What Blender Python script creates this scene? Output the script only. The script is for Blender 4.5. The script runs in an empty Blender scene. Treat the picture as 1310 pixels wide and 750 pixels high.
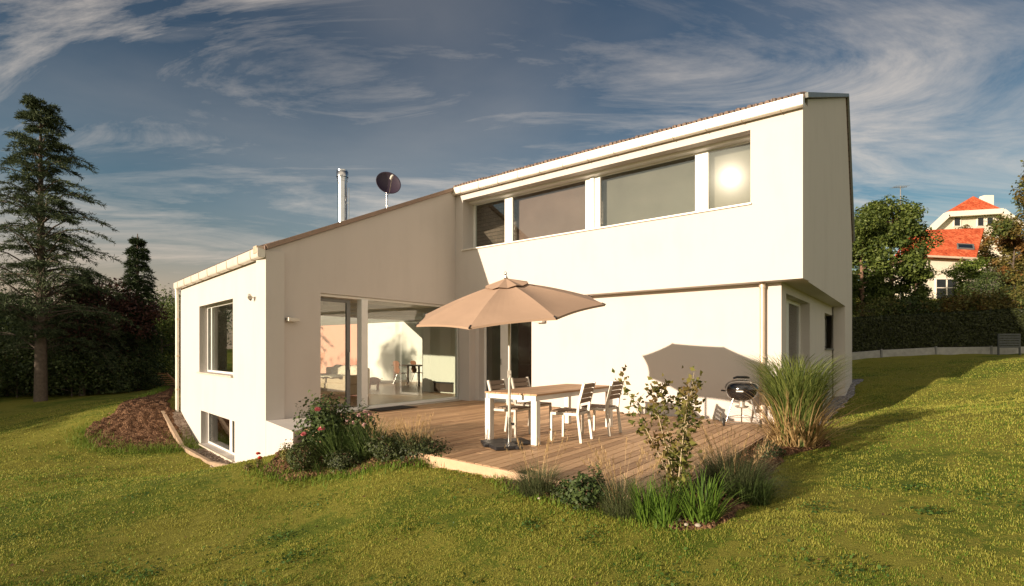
import bpy, math, random
import numpy as np
from mathutils import Vector, Matrix

random.seed(7)
RNG = np.random.default_rng(11)
SC = bpy.context.scene
COL = SC.collection
rad = math.radians

# ------------------------------------------------------------------ camera
EYE = 1.4
FPX, CX, HY = 700.0, 655.0, 448.0          # the lens, written in pixels of the photograph
cam_d = bpy.data.cameras.new("camera")
cam = bpy.data.objects.new("camera", cam_d)
COL.objects.link(cam)
cam.location = (0, 0, EYE)
cam.rotation_euler = (rad(90), 0, 0)
cam_d.sensor_width = 36
cam_d.lens = 36 * FPX / 1310
cam_d.shift_y = (HY - 375) / 1310
cam_d.clip_start = 0.05
cam_d.clip_end = 3000
SC.camera = cam
S = 1.0769


def on_level(px, py, z):
    """point of the level z seen at that place of the photograph"""
    Y = FPX * (EYE - z) / (py - HY)
    return Vector(((px - CX) / FPX * Y, Y, z))


def at_depth(px, py, Y):
    return Vector(((px - CX) / FPX * Y, Y, EYE + (HY - py) / FPX * Y))


def on_wall(O, d, px, py):
    """(s, z) on the upright wall through O along d"""
    r = (px - CX) / FPX
    s = (O[0] - r * O[1]) / (r * d[1] - d[0])
    Y = O[1] + s * d[1]
    return s, EYE + (HY - py) / FPX * Y


# ------------------------------------------------------------------ tagging
def tag(o, label=None, cat=None, group=None, kind=None):
    if label: o["label"] = label
    if cat: o["category"] = cat
    if group: o["group"] = group
    if kind: o["kind"] = kind
    return o


def empty(name, loc, rz=0.0, label=None, cat=None, group=None):
    o = bpy.data.objects.new(name, None)
    COL.objects.link(o)
    o.location = loc
    o.rotation_euler = (0, 0, rz)
    o.empty_display_size = 0.2
    return tag(o, label, cat, group)


def copy_tree(o, parent=None):
    c = o.copy()
    COL.objects.link(c)
    if parent: c.parent = parent
    for ch in list(o.children):
        copy_tree(ch, c)
    return c


# ------------------------------------------------------------------ mesh builder
class MB:
    def __init__(self):
        self.v = []; self.f = []; self.sm = []

    def add(self, vs, fs, smooth=False):
        n = len(self.v)
        self.v += [tuple(p) for p in vs]
        self.f += [tuple(i + n for i in f) for f in fs]
        self.sm += [smooth] * len(fs)
        return self

    def hexa(self, a):            # 8 points: bottom ring, top ring
        return self.add(a, [(3, 2, 1, 0), (4, 5, 6, 7), (0, 1, 5, 4), (1, 2, 6, 5), (2, 3, 7, 6), (3, 0, 4, 7)])

    def box(self, c, s, rz=0.0, m=None):
        x, y, z = s[0] / 2, s[1] / 2, s[2] / 2
        p = [Vector(q) for q in ((-x, -y, -z), (x, -y, -z), (x, y, -z), (-x, y, -z), (-x, -y, z), (x, -y, z), (x, y, z), (-x, y, z))]
        M = Matrix.Translation(c) @ (m if m is not None else Matrix.Rotation(rz, 4, 'Z'))
        return self.hexa([M @ q for q in p])

    def bar(self, p, q, w, h, up=(0, 0, 1)):
        p, q = Vector(p), Vector(q)
        d = (q - p).normalized()
        u = Vector(up)
        if abs(d.dot(u)) > 0.98: u = Vector((1, 0, 0))
        s = d.cross(u).normalized() * w / 2
        t = s.cross(d).normalized() * h / 2
        return self.hexa([p - s - t, p + s - t, q + s - t, q - s - t, p - s + t, p + s + t, q + s + t, q - s + t])

    def quad(self, a, b, c, d):
        return self.add([a, b, c, d], [(0, 1, 2, 3)])

    def prism(self, poly, z0, z1):
        n = len(poly)
        z0s = z0 if hasattr(z0, '__len__') else [z0] * n
        z1s = z1 if hasattr(z1, '__len__') else [z1] * n
        vs = [(p[0], p[1], z) for p, z in zip(poly, z0s)] + [(p[0], p[1], z) for p, z in zip(poly, z1s)]
        a = sum(poly[i][0] * poly[(i + 1) % n][1] - poly[(i + 1) % n][0] * poly[i][1] for i in range(n))
        fs = [tuple(reversed(range(n))), tuple(range(n, 2 * n))] + [(i, (i + 1) % n, n + (i + 1) % n, n + i) for i in range(n)]
        if a < 0: fs = [tuple(reversed(f)) for f in fs]
        return self.add(vs, fs)

    def tube(self, pts, r, n=10, caps=True):
        pts = [Vector(p) for p in pts]
        m = len(pts)
        rs = r if hasattr(r, '__len__') else [r] * m
        vs = []; fs = []
        ref = Vector((0.31, 0.17, 0.93))
        for i, p in enumerate(pts):
            d = (pts[min(i + 1, m - 1)] - pts[max(i - 1, 0)]).normalized()
            if abs(d.dot(ref)) > 0.97: ref = Vector((0.93, 0.31, 0.17))
            a = d.cross(ref).normalized(); b = d.cross(a)
            for k in range(n):
                t = 2 * math.pi * k / n
                vs.append(p + (a * math.cos(t) + b * math.sin(t)) * rs[i])
        for i in range(m - 1):
            for k in range(n):
                fs.append((i * n + k, (i + 1) * n + k, (i + 1) * n + (k + 1) % n, i * n + (k + 1) % n))
        self.add(vs, fs, True)
        if caps:
            self.add(vs[:n], [tuple(range(n))]); self.add(vs[-n:], [tuple(reversed(range(n)))])
        return self

    def lathe(self, prof, n=28, c=(0, 0, 0), m=None):
        vs = []; fs = []
        for r, z in prof:
            for k in range(n):
                t = 2 * math.pi * k / n
                q = Vector((r * math.cos(t), r * math.sin(t), z))
                if m is not None: q = m @ q
                vs.append(q + Vector(c))
        for i in range(len(prof) - 1):
            for k in range(n):
                fs.append((i * n + k, i * n + (k + 1) % n, (i + 1) * n + (k + 1) % n, (i + 1) * n + k))
        return self.add(vs, fs, True)

    def ball(self, c, r, n=14, m=9):
        r = r if hasattr(r, '__len__') else (r, r, r)
        vs = []; fs = []
        for i in range(m + 1):
            a = math.pi * i / m
            for k in range(n):
                t = 2 * math.pi * k / n
                vs.append((c[0] + r[0] * math.sin(a) * math.cos(t), c[1] + r[1] * math.sin(a) * math.sin(t), c[2] + r[2] * math.cos(a)))
        for i in range(m):
            for k in range(n):
                fs.append((i * n + k, (i + 1) * n + k, (i + 1) * n + (k + 1) % n, i * n + (k + 1) % n))
        return self.add(vs, fs, True)

    def build(self, name, mat, parent=None, origin=None, bevel=0.0):
        me = bpy.data.meshes.new(name)
        o0 = Vector(origin) if origin is not None else Vector((0, 0, 0))
        me.from_pydata([tuple(Vector(p) - o0) for p in self.v], [], self.f)
        me.validate()
        if len(me.polygons) == len(self.sm):
            me.polygons.foreach_set("use_smooth", self.sm)
        me.materials.append(mat)
        me.update()
        o = bpy.data.objects.new(name, me)
        COL.objects.link(o)
        if parent is not None: o.parent = parent
        elif origin is not None: o.location = o0
        if bevel > 0:
            b = o.modifiers.new("bevel", 'BEVEL'); b.width = bevel; b.segments = 2; b.limit_method = 'ANGLE'; b.angle_limit = rad(40)
        return o


def mesh_np(name, V, F, mat, parent=None, origin=(0, 0, 0), smooth=False):
    V = np.asarray(V, dtype=np.float64) - np.asarray(origin)
    F = np.asarray(F, dtype=np.int32)
    me = bpy.data.meshes.new(name)
    k = F.shape[1]
    me.vertices.add(len(V)); me.vertices.foreach_set("co", V.astype(np.float32).ravel())
    me.loops.add(F.size); me.loops.foreach_set("vertex_index", F.ravel())
    me.polygons.add(len(F)); me.polygons.foreach_set("loop_start", np.arange(0, F.size, k, dtype=np.int32))
    if smooth: me.polygons.foreach_set("use_smooth", np.ones(len(F), dtype=bool))
    me.materials.append(mat)
    me.update(calc_edges=True)
    o = bpy.data.objects.new(name, me)
    COL.objects.link(o)
    if parent is not None: o.parent = parent
    else: o.location = origin
    return o


# ------------------------------------------------------------------ numpy noise
def vnoise(x, y, scale=1.0, seed=0):
    x = np.asarray(x, float) / scale + 917.3; y = np.asarray(y, float) / scale + 411.7
    xi = np.floor(x).astype(np.int64); yi = np.floor(y).astype(np.int64)
    fx = x - xi; fy = y - yi
    fx = fx * fx * (3 - 2 * fx); fy = fy * fy * (3 - 2 * fy)

    def h(a, b):
        n = (a * 374761393 + b * 668265263 + seed * 974634777) & 0x7fffffff
        n = ((n ^ (n >> 13)) * 1274126177) & 0x7fffffff
        return ((n ^ (n >> 16)) & 0xffff) / 65535.0
    return (h(xi, yi) * (1 - fx) + h(xi + 1, yi) * fx) * (1 - fy) + (h(xi, yi + 1) * (1 - fx) + h(xi + 1, yi + 1) * fx) * fy


def in_poly(x, y, poly):
    x = np.asarray(x); y = np.asarray(y)
    r = np.zeros(x.shape, bool)
    n = len(poly)
    for i in range(n):
        x0, y0 = poly[i][0], poly[i][1]; x1, y1 = poly[(i + 1) % n][0], poly[(i + 1) % n][1]
        c = ((y0 > y) != (y1 > y)) & (x < (x1 - x0) * (y - y0) / (y1 - y0 + 1e-12) + x0)
        r ^= c
    return r


# ------------------------------------------------------------------ materials
def new_mat(name):
    m = bpy.data.materials.new(name); m.use_nodes = True
    nt = m.node_tree; nt.nodes.clear()
    out = nt.nodes.new("ShaderNodeOutputMaterial")
    return m, nt, out


def N(nt, kind, **kw):
    n = nt.nodes.new(kind)
    for k, v in kw.items():
        if k.startswith("_"): setattr(n, k[1:], v)
        else:
            key = k.replace("__", " ")
            n.inputs[key].default_value = v
    return n


def L(nt, a, b): nt.links.new(a, b)


def ramp(nt, fac, stops):
    r = nt.nodes.new("ShaderNodeValToRGB")
    e = r.color_ramp.elements
    while len(e) > 1: e.remove(e[-1])
    e[0].position = stops[0][0]; e[0].color = (*stops[0][1], 1)
    for p, c in stops[1:]:
        q = e.new(p); q.color = (*c, 1)
    L(nt, fac, r.inputs[0])
    return r.outputs[0]


def bump(nt, height, strength=0.3, dist=0.01):
    b = N(nt, "ShaderNodeBump", Strength=strength, Distance=dist)
    L(nt, height, b.inputs["Height"])
    return b.outputs[0]


def coords(nt, scale=(1, 1, 1), rot=(0, 0, 0), kind="Object"):
    t = nt.nodes.new("ShaderNodeTexCoord")
    mp = nt.nodes.new("ShaderNodeMapping")
    mp.inputs["Scale"].default_value = scale; mp.inputs["Rotation"].default_value = rot
    L(nt, t.outputs[kind], mp.inputs[0])
    return mp.outputs[0]


def noise(nt, vec, scale, detail=4, rough=0.55, dist=0.0):
    n = N(nt, "ShaderNodeTexNoise", Scale=scale, Detail=detail, Roughness=rough, Distortion=dist)
    L(nt, vec, n.inputs["Vector"])
    return n.outputs[0]


def simple(name, col, rough=0.6, metal=0.0, var=0.12, scale=6.0, bmp=0.0, bscale=60.0, spec=0.5, coat=0.0):
    """one colour with broad mottling, fine grain bump and uneven gloss"""
    m, nt, out = new_mat(name)
    p = nt.nodes.new("ShaderNodeBsdfPrincipled")
    v = coords(nt)
    n1 = noise(nt, v, scale, 5)
    c = ramp(nt, n1, [(0.25, tuple(x * (1 - var) for x in col)), (0.75, tuple(min(1, x * (1 + var)) for x in col))])
    L(nt, c, p.inputs["Base Color"])
    n2 = noise(nt, v, scale * 2.3, 3)
    rr = N(nt, "ShaderNodeMapRange"); rr.inputs[3].default_value = max(0.02, rough - 0.1); rr.inputs[4].default_value = min(1, rough + 0.1)
    L(nt, n2, rr.inputs[0]); L(nt, rr.outputs[0], p.inputs["Roughness"])
    p.inputs["Metallic"].default_value = metal
    p.inputs["Specular IOR Level"].default_value = spec
    p.inputs["Coat Weight"].default_value = coat
    if bmp > 0:
        L(nt, bump(nt, noise(nt, v, bscale, 3), bmp, 0.004), p.inputs["Normal"])
    L(nt, p.outputs[0], out.inputs[0])
    return m


def leaf_mat(name, dark, light, trans=0.35, rough=0.55, patch=None, pscale=0.5, spec=0.3):
    """each leaf its own tint; optional broad patches of another colour"""
    m, nt, out = new_mat(name)
    g = nt.nodes.new("ShaderNodeNewGeometry")
    c = ramp(nt, g.outputs["Random Per Island"], [(0.0, dark), (0.75, light), (1.0, tuple(min(1, x * 1.25) for x in light))])
    if patch is not None:
        n = noise(nt, coords(nt), pscale, 3)
        f = ramp(nt, n, [(0.42, (0, 0, 0)), (0.62, (1, 1, 1))])
        mx = nt.nodes.new("ShaderNodeMixRGB"); L(nt, f, mx.inputs[0]); L(nt, c, mx.inputs[1])
        c2 = ramp(nt, g.outputs["Random Per Island"], [(0.0, tuple(x * 0.7 for x in patch)), (1.0, patch)])
        L(nt, c2, mx.inputs[2]); c = mx.outputs[0]
    p = nt.nodes.new("ShaderNodeBsdfPrincipled")
    p.inputs["Roughness"].default_value = rough; p.inputs["Specular IOR Level"].default_value = spec
    L(nt, c, p.inputs["Base Color"])
    t = nt.nodes.new("ShaderNodeBsdfTranslucent"); L(nt, c, t.inputs[0])
    mx = nt.nodes.new("ShaderNodeMixShader"); mx.inputs[0].default_value = trans
    L(nt, p.outputs[0], mx.inputs[1]); L(nt, t.outputs[0], mx.inputs[2])
    L(nt, mx.outputs[0], out.inputs[0])
    return m


def glass_mat(name, tint=(0.88, 0.915, 0.89), gloss=1.0, ior=1.5):
    m, nt, out = new_mat(name)
    ge = nt.nodes.new("ShaderNodeNewGeometry")
    dt = N(nt, "ShaderNodeVectorMath", _operation='DOT_PRODUCT'); L(nt, ge.outputs["Normal"], dt.inputs[0]); L(nt, ge.outputs["Incoming"], dt.inputs[1])
    ab = N(nt, "ShaderNodeMath", _operation='ABSOLUTE'); L(nt, dt.outputs["Value"], ab.inputs[0])
    om = N(nt, "ShaderNodeMath", _operation='SUBTRACT'); om.inputs[0].default_value = 1.0; L(nt, ab.outputs[0], om.inputs[1])
    pw = N(nt, "ShaderNodeMath", _operation='POWER'); L(nt, om.outputs[0], pw.inputs[0]); pw.inputs[1].default_value = 5.0
    fr = N(nt, "ShaderNodeMath", _operation='MULTIPLY_ADD'); L(nt, pw.outputs[0], fr.inputs[0]); fr.inputs[1].default_value = .93; fr.inputs[2].default_value = .07
    t = nt.nodes.new("ShaderNodeBsdfTransparent"); t.inputs[0].default_value = (*tint, 1)
    g = nt.nodes.new("ShaderNodeBsdfGlossy"); g.inputs["Roughness"].default_value = 0.006
    g.inputs[0].default_value = (gloss, gloss, gloss, 1)
    mx = nt.nodes.new("ShaderNodeMixShader")
    g2 = nt.nodes.new("ShaderNodeBsdfGlossy"); g2.inputs["Roughness"].default_value = 0.11
    gm = nt.nodes.new("ShaderNodeMixShader"); gm.inputs[0].default_value = 0.005; L(nt, g.outputs[0], gm.inputs[1]); L(nt, g2.outputs[0], gm.inputs[2])
    L(nt, fr.outputs[0], mx.inputs[0]); L(nt, t.outputs[0], mx.inputs[1]); L(nt, gm.outputs[0], mx.inputs[2])
    L(nt, mx.outputs[0], out.inputs[0])
    return m


def plaster(name, col, rough=0.85):
    m, nt, out = new_mat(name)
    p = nt.nodes.new("ShaderNodeBsdfPrincipled")
    v = coords(nt)
    vs = coords(nt, (1.2, 1.2, 0.22))
    a = noise(nt, v, 0.9, 6, 0.6); b = noise(nt, vs, 2.2, 5, 0.6)
    ad = N(nt, "ShaderNodeMath", _operation='ADD'); L(nt, a, ad.inputs[0]); L(nt, b, ad.inputs[1])
    hf = N(nt, "ShaderNodeMath", _operation='MULTIPLY'); L(nt, ad.outputs[0], hf.inputs[0]); hf.inputs[1].default_value = 0.5
    c = ramp(nt, hf.outputs[0], [(0.3, tuple(x * 0.93 for x in col)), (0.5, col), (0.75, tuple(min(1, x * 1.02) for x in col))])
    L(nt, c, p.inputs["Base Color"])
    p.inputs["Roughness"].default_value = rough; p.inputs["Specular IOR Level"].default_value = 0.2
    f = noise(nt, v, 170, 2); f2 = noise(nt, v, 1.6, 3)
    s = N(nt, "ShaderNodeMath", _operation='MULTIPLY_ADD'); L(nt, f2, s.inputs[0]); s.inputs[1].default_value = 3.0; L(nt, f, s.inputs[2])
    L(nt, bump(nt, s.outputs[0], 0.35, 0.003), p.inputs["Normal"])
    L(nt, p.outputs[0], out.inputs[0])
    return m


def wood_mat(name, dark, light, rz=0.0, grain=14.0, rough=0.55, island=0.5):
    m, nt, out = new_mat(name)
    p = nt.nodes.new("ShaderNodeBsdfPrincipled")
    v = coords(nt, (1.0, grain, grain), (0, 0, -rz))
    n1 = noise(nt, v, 1.6, 6, 0.65, 0.6)
    g = nt.nodes.new("ShaderNodeNewGeometry")
    mx = N(nt, "ShaderNodeMix"); mx.inputs[0].default_value = island
    L(nt, n1, mx.inputs[2]); L(nt, g.outputs["Random Per Island"], mx.inputs[3])
    broad = noise(nt, coords(nt), 0.7, 4)
    ad = N(nt, "ShaderNodeMath", _operation='MULTIPLY_ADD'); L(nt, broad, ad.inputs[0]); ad.inputs[1].default_value = 0.35; L(nt, mx.outputs[0], ad.inputs[2])
    c = ramp(nt, ad.outputs[0], [(0.3, dark), (0.95, light)])
    L(nt, c, p.inputs["Base Color"])
    p.inputs["Roughness"].default_value = rough; p.inputs["Specular IOR Level"].default_value = 0.3
    L(nt, bump(nt, noise(nt, v, 5, 4), 0.25, 0.004), p.inputs["Normal"])
    L(nt, p.outputs[0], out.inputs[0])
    return m


M = {}
M['plaster'] = plaster('white_render', (0.565, 0.53, 0.495))
M['inner_white'] = plaster('inner_white', (0.78, 0.76, 0.68))
M['inner_pink'] = plaster('inner_terracotta', (0.56, 0.30, 0.22))
M['inner_floor'] = wood_mat('parquet', (0.22, 0.12, 0.06), (0.42, 0.25, 0.13), rz=-0.7, rough=0.3)
M['white_frame'] = simple('white_frame', (0.74, 0.74, 0.71), 0.4, var=0.04, bmp=0.05)
M['grey_frame'] = simple('grey_frame', (0.16, 0.165, 0.16), 0.45, var=0.06)
M['glass'] = glass_mat('clear_glass')
M['dark_glass'] = glass_mat('dim_glass', (0.55, 0.57, 0.56))
M['blind_mauve'] = simple('mauve_blind_fabric', (0.20, 0.125, 0.11), 0.9, var=0.16, scale=1.3, bmp=0.25, bscale=160)
M['blind_grey'] = simple('grey_blind_fabric', (0.17, 0.145, 0.125), 0.9, var=0.16, scale=1.3, bmp=0.25, bscale=160)
M['zinc'] = simple('pale_zinc', (0.70, 0.66, 0.58), 0.42, 0.25, var=0.08, scale=5)
M['copper'] = simple('brown_pipe', (0.62, 0.50, 0.38), 0.4, 0.35, var=0.1, scale=5)
M['steel'] = simple('stainless_steel', (0.62, 0.62, 0.60), 0.22, 1.0, var=0.06)
M['black_plastic'] = simple('black_plastic', (0.02, 0.02, 0.022), 0.45, var=0.2)
M['enamel'] = simple('black_enamel', (0.012, 0.012, 0.014), 0.12, var=0.1, coat=0.6)
M['dish'] = simple('dish_paint', (0.035, 0.022, 0.04), 0.5, var=0.15)
M['alu'] = simple('brushed_aluminium', (0.52, 0.49, 0.43), 0.4, 0.4, var=0.05)
M['alu_white'] = simple('white_aluminium', (0.76, 0.74, 0.68), 0.42, 0.1, var=0.04)
M['concrete'] = simple('pale_concrete', (0.50, 0.45, 0.37), 0.85, var=0.18, scale=5, bmp=0.35, bscale=45)
M['stone'] = simple('pale_stone', (0.36, 0.31, 0.26), 0.8, var=0.25, scale=14, bmp=0.3)
M['rubber'] = simple('black_rubber', (0.018, 0.017, 0.016), 0.8, var=0.2)
M['mat_fibre'] = simple('mat_fibre', (0.025, 0.02, 0.017), 0.95, var=0.3, scale=60, bmp=0.6, bscale=300)
# ------------------------------------------------------------------ plan of the house (metres)
def V2(x, y): return Vector((x * S, y * S))


A = V2(-9.2, 15.2); B = V2(-4.5, 10.0); C = V2(-1.46, 14.2); D = V2(4.80, 9.03)
w = (D - C).normalized()                       # along the long front, to the right
nin = Vector((-w.y, w.x))                      # into the house
if nin.y < 0: nin = -nin
sd = Vector((0.59, 0.8074)).normalized()       # along the right end, away from us
R = D + sd * 7.26 * S                          # under the ridge
Fp = D + sd * 9.2 * S                          # back right corner
Cl = C + nin * 0.33 + w * 0.02
Dl = D + nin * 0.33 - w * 0.43
P = V2(1.25, 4.75)                             # front corner of the deck
Z_SOF, Z_EAVE, Z_WING, Z_RIDGE, Z_BACK = 2.678, 5.887, 3.40, 8.82, 4.9

# ------------------------------------------------------------------ terrain heights
def ctrl(px, py, z): 
    q = on_level(px, py, z); return (q.x, q.y, z)


CT = [ctrl(655, 750, -.32), ctrl(60, 750, -.62), ctrl(1280, 750, -.14), ctrl(655, 690, -.25), ctrl(300, 690, -.6), ctrl(1000, 690, -.12),
      ctrl(600, 594, -.12), ctrl(700, 632, -.13), ctrl(839, 662, -.14), ctrl(900, 690, -.14), ctrl(500, 606, -.20), ctrl(400, 622, -.50),
      (-3.70, 9.25, -.33), (-3.0, 8.9, -.18), (-1.6, 7.7, -.14), (-.3, 6.5, -.12), (-3.2, 8.2, -.30), (-4.5, 9.8, -.62),
      ctrl(345, 598, -.76), ctrl(300, 606, -1.15), (A.x, A.y, -.47), (A.x - 1.2, A.y - .6, -.36), (A.x * .72 + B.x * .28, A.y * .72 + B.y * .28, -1.14), (A.x * .45 + B.x * .55, A.y * .45 + B.y * .55, -1.2),
      ctrl(235, 586, -1.16), ctrl(112, 566, -.95), ctrl(180, 606, -1.02), ctrl(60, 610, -.85), ctrl(0, 630, -.82), ctrl(0, 545, -.86), ctrl(55, 512, -.78), (-9.5, 30, -.35), (-22, 34, -.6),
      (-35, 20, -.9), (-30, 50, .2), (-5, 45, .5), (-30, -2, -1.0), (0, 0, -.38), (-9, 0, -.8), (9, 0, .0), (0, -8, -.4),
      (Dl.x + .6, Dl.y - .3, -.06), (Fp.x + .1, Fp.y, .34), (Fp.x + 2, Fp.y + 3, .6), ctrl(1000, 610, -.10), ctrl(1180, 518, .05),
      ctrl(1310, 620, .1), ctrl(1310, 525, .4), (16.0, 17.0, 1.06), (14.7, 23.4, .98), (21.5, 22.6, 1.2), (30, 22, 1.5),
      (16, 27, 1.6), (26, 27, 2.0), (22, 36, 3.6), (36, 40, 5.2), (50, 55, 9.0), (55, 36, 6.0), (20, 55, 5.2), (40, 70, 10.0), (30, 8, 1.2), (20, 0, .5), (9, 30, 1.2)]
CT = np.array(CT)


def _U(r2): return np.where(r2 > 1e-9, 0.5 * r2 * np.log(r2 + 1e-12), 0.0)


_n = len(CT)
_K = _U(((CT[:, None, :2] - CT[None, :, :2]) ** 2).sum(-1)) + np.eye(_n) * 0.12
_Pm = np.c_[np.ones(_n), CT[:, :2]]
_A = np.r_[np.c_[_K, _Pm], np.c_[_Pm.T, np.zeros((3, 3))]]
_W = np.linalg.solve(_A, np.r_[CT[:, 2], np.zeros(3)])


def gz(x, y):
    x = np.clip(np.asarray(x, float), -38, 55); y = np.clip(np.asarray(y, float), -8, 68)
    sh = x.shape; x = x.ravel(); y = y.ravel()
    r = np.zeros(len(x))
    for i in range(0, len(x), 40000):
        xs, ys = x[i:i + 40000], y[i:i + 40000]
        k = _U((xs[:, None] - CT[None, :, 0]) ** 2 + (ys[:, None] - CT[None, :, 1]) ** 2)
        r[i:i + 40000] = k @ _W[:_n] + _W[_n] + _W[_n + 1] * xs + _W[_n + 2] * ys
    return r.reshape(sh)


def g1(x, y): return float(gz(np.array([x]), np.array([y]))[0])


def on_ground(px, py):
    """point of the lawn seen at that place of the photograph"""
    rx, rz = (px - CX) / FPX, (HY - py) / FPX
    Y = np.geomspace(2.0, 80, 900)
    d = EYE + rz * Y - gz(rx * Y, Y)
    i = int(np.argmax(d < 0)) if (d < 0).any() else len(Y) - 1
    i = max(i, 1)
    t = d[i - 1] / (d[i - 1] - d[i] + 1e-12)
    y = Y[i - 1] + (Y[i] - Y[i - 1]) * t
    return Vector((rx * y, y, g1(rx * y, y)))


def gpoly(pts): return [on_ground(*p) for p in pts]


MOUND = gpoly([(222, 489), (200, 497), (150, 526), (112, 549), (108, 560), (124, 572), (160, 577), (243, 576), (232, 558), (214, 519)])
BED_L = gpoly([(334, 600), (350, 592), (385, 570), (470, 560), (565, 574), (572, 590), (520, 596), (470, 602), (420, 609), (378, 613), (345, 608)])
BED_R = gpoly([(638, 612), (665, 600), (740, 612), (839, 630), (888, 606), (964, 561), (1000, 548), (1050, 560), (1062, 572), (1020, 582), (990, 596),
               (975, 622), (945, 652), (908, 676), (862, 674), (800, 660), (740, 650), (690, 634), (655, 624)])
GRAVEL_R = gpoly([(1020, 545), (1060, 512), (1092, 486), (1103, 486), (1090, 505), (1072, 524), (1050, 548)])
GRAVEL_L = [Vector((A.x - .36, A.y - .30, 0)), Vector((A.x + .3, A.y + .2, 0)), Vector((B.x + .4, B.y + .3, 0)), Vector((B.x + .25, B.y - .28, 0)), Vector((B.x - .26, B.y - .25, 0))]
HOUSE = [A, B, C, D, Fp, Vector((Fp.x - 17 * w.x, Fp.y - 17 * w.y)), Vector((A.x + 12, A.y + 14))]
DECK = [B, P, Dl, Cl]

# ground sheet: fine near the house, coarse to the horizon
m, nt, out = new_mat('lawn_soil')
p = nt.nodes.new("ShaderNodeBsdfPrincipled")
v = coords(nt)
n1 = noise(nt, v, 0.55, 5); n2 = noise(nt, v, 9, 6, 0.7); n3 = noise(nt, v, 60, 4, 0.7)
a1 = N(nt, "ShaderNodeMath", _operation='MULTIPLY_ADD'); L(nt, n2, a1.inputs[0]); a1.inputs[1].default_value = 0.6; L(nt, n1, a1.inputs[2])
a2 = N(nt, "ShaderNodeMath", _operation='MULTIPLY_ADD'); L(nt, n3, a2.inputs[0]); a2.inputs[1].default_value = 0.45; L(nt, a1.outputs[0], a2.inputs[2])
c = ramp(nt, a2.outputs[0], [(0.62, (0.038, 0.060, 0.010)), (0.95, (0.11, 0.145, 0.020)), (1.25, (0.20, 0.195, 0.035))])
L(nt, c, p.inputs["Base Color"]); p.inputs["Roughness"].default_value = 0.95; p.inputs["Specular IOR Level"].default_value = 0.1
L(nt, bump(nt, a2.outputs[0], 0.9, 0.05), p.inputs["Normal"]); L(nt, p.outputs[0], out.inputs[0])
M['lawn'] = m


def axis(a, b, fine0, fine1, step, grow=1.35):
    xs = list(np.arange(fine0, fine1 + 1e-6, step))
    s = step; x = fine1
    while x < b:
        s *= grow; x += s; xs.append(min(x, b))
    s = step; x = fine0; lo = []
    while x > a:
        s *= grow; x -= s; lo.append(max(x, a))
    return np.array(sorted(set(np.round(lo + xs, 4))))


gx = axis(-900, 900, -14, 24, 0.16); gy = axis(-400, 1400, 2.5, 26, 0.16)
X, Y = np.meshgrid(gx, gy)
Zg = gz(X, Y) + (vnoise(X, Y, 0.55, 3) - .5) * 0.045 + (vnoise(X, Y, 1.7, 5) - .5) * 0.05
Hm = in_poly(X, Y, HOUSE)
Zg = np.where(Hm, np.minimum(Zg, -0.55), Zg)
Zg = np.where(in_poly(X, Y, DECK), np.minimum(Zg, -0.22), Zg)
nx, ny = len(gx), len(gy)
idx = np.arange(nx * ny).reshape(ny, nx)
Fq = np.stack([idx[:-1, :-1], idx[:-1, 1:], idx[1:, 1:], idx[1:, :-1]], -1).reshape(-1, 4)
tag(mesh_np('ground', np.c_[X.ravel(), Y.ravel(), Zg.ravel()], Fq, M['lawn'], smooth=True), 'mown lawn sloping up to the right round the house', 'lawn', kind='structure')

# bare earth, mulch and gravel sheets
def earth_mat(name, c0, c1, c2, scale, bs):
    m, nt, out = new_mat(name)
    p = nt.nodes.new("ShaderNodeBsdfPrincipled")
    v = coords(nt)
    vo = N(nt, "ShaderNodeTexVoronoi", Scale=scale); L(nt, v, vo.inputs["Vector"])
    n = noise(nt, v, scale * 0.2, 5, 0.7)
    bw = nt.nodes.new("ShaderNodeSeparateColor"); L(nt, vo.outputs["Color"], bw.inputs[0])
    a = N(nt, "ShaderNodeMath", _operation='MULTIPLY_ADD'); L(nt, bw.outputs[0], a.inputs[0]); a.inputs[1].default_value = 0.5
    L(nt, n, a.inputs[2])
    L(nt, ramp(nt, a.outputs[0], [(0.4, c0), (0.75, c1), (1.05, c2)]), p.inputs["Base Color"])
    p.inputs["Roughness"].default_value = 0.95; p.inputs["Specular IOR Level"].default_value = 0.15
    iv = N(nt, "ShaderNodeMath", _operation='SUBTRACT'); iv.inputs[0].default_value = 1.0; L(nt, vo.outputs["Distance"], iv.inputs[1])
    L(nt, bump(nt, iv.outputs[0], 1.0, bs), p.inputs["Normal"]); L(nt, p.outputs[0], out.inputs[0])
    return m


M['mulch'] = earth_mat('bark_mulch', (0.045, 0.024, 0.014), (0.12, 0.062, 0.034), (0.24, 0.14, 0.08), 32, 0.03)
M['gravel'] = earth_mat('river_gravel', (0.14, 0.10, 0.075), (0.30, 0.23, 0.18), (0.46, 0.38, 0.31), 26, 0.03)
M['gravel_grey'] = earth_mat('grey_gravel', (0.10, 0.10, 0.11), (0.20, 0.195, 0.20), (0.34, 0.33, 0.33), 26, 0.03)


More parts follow.
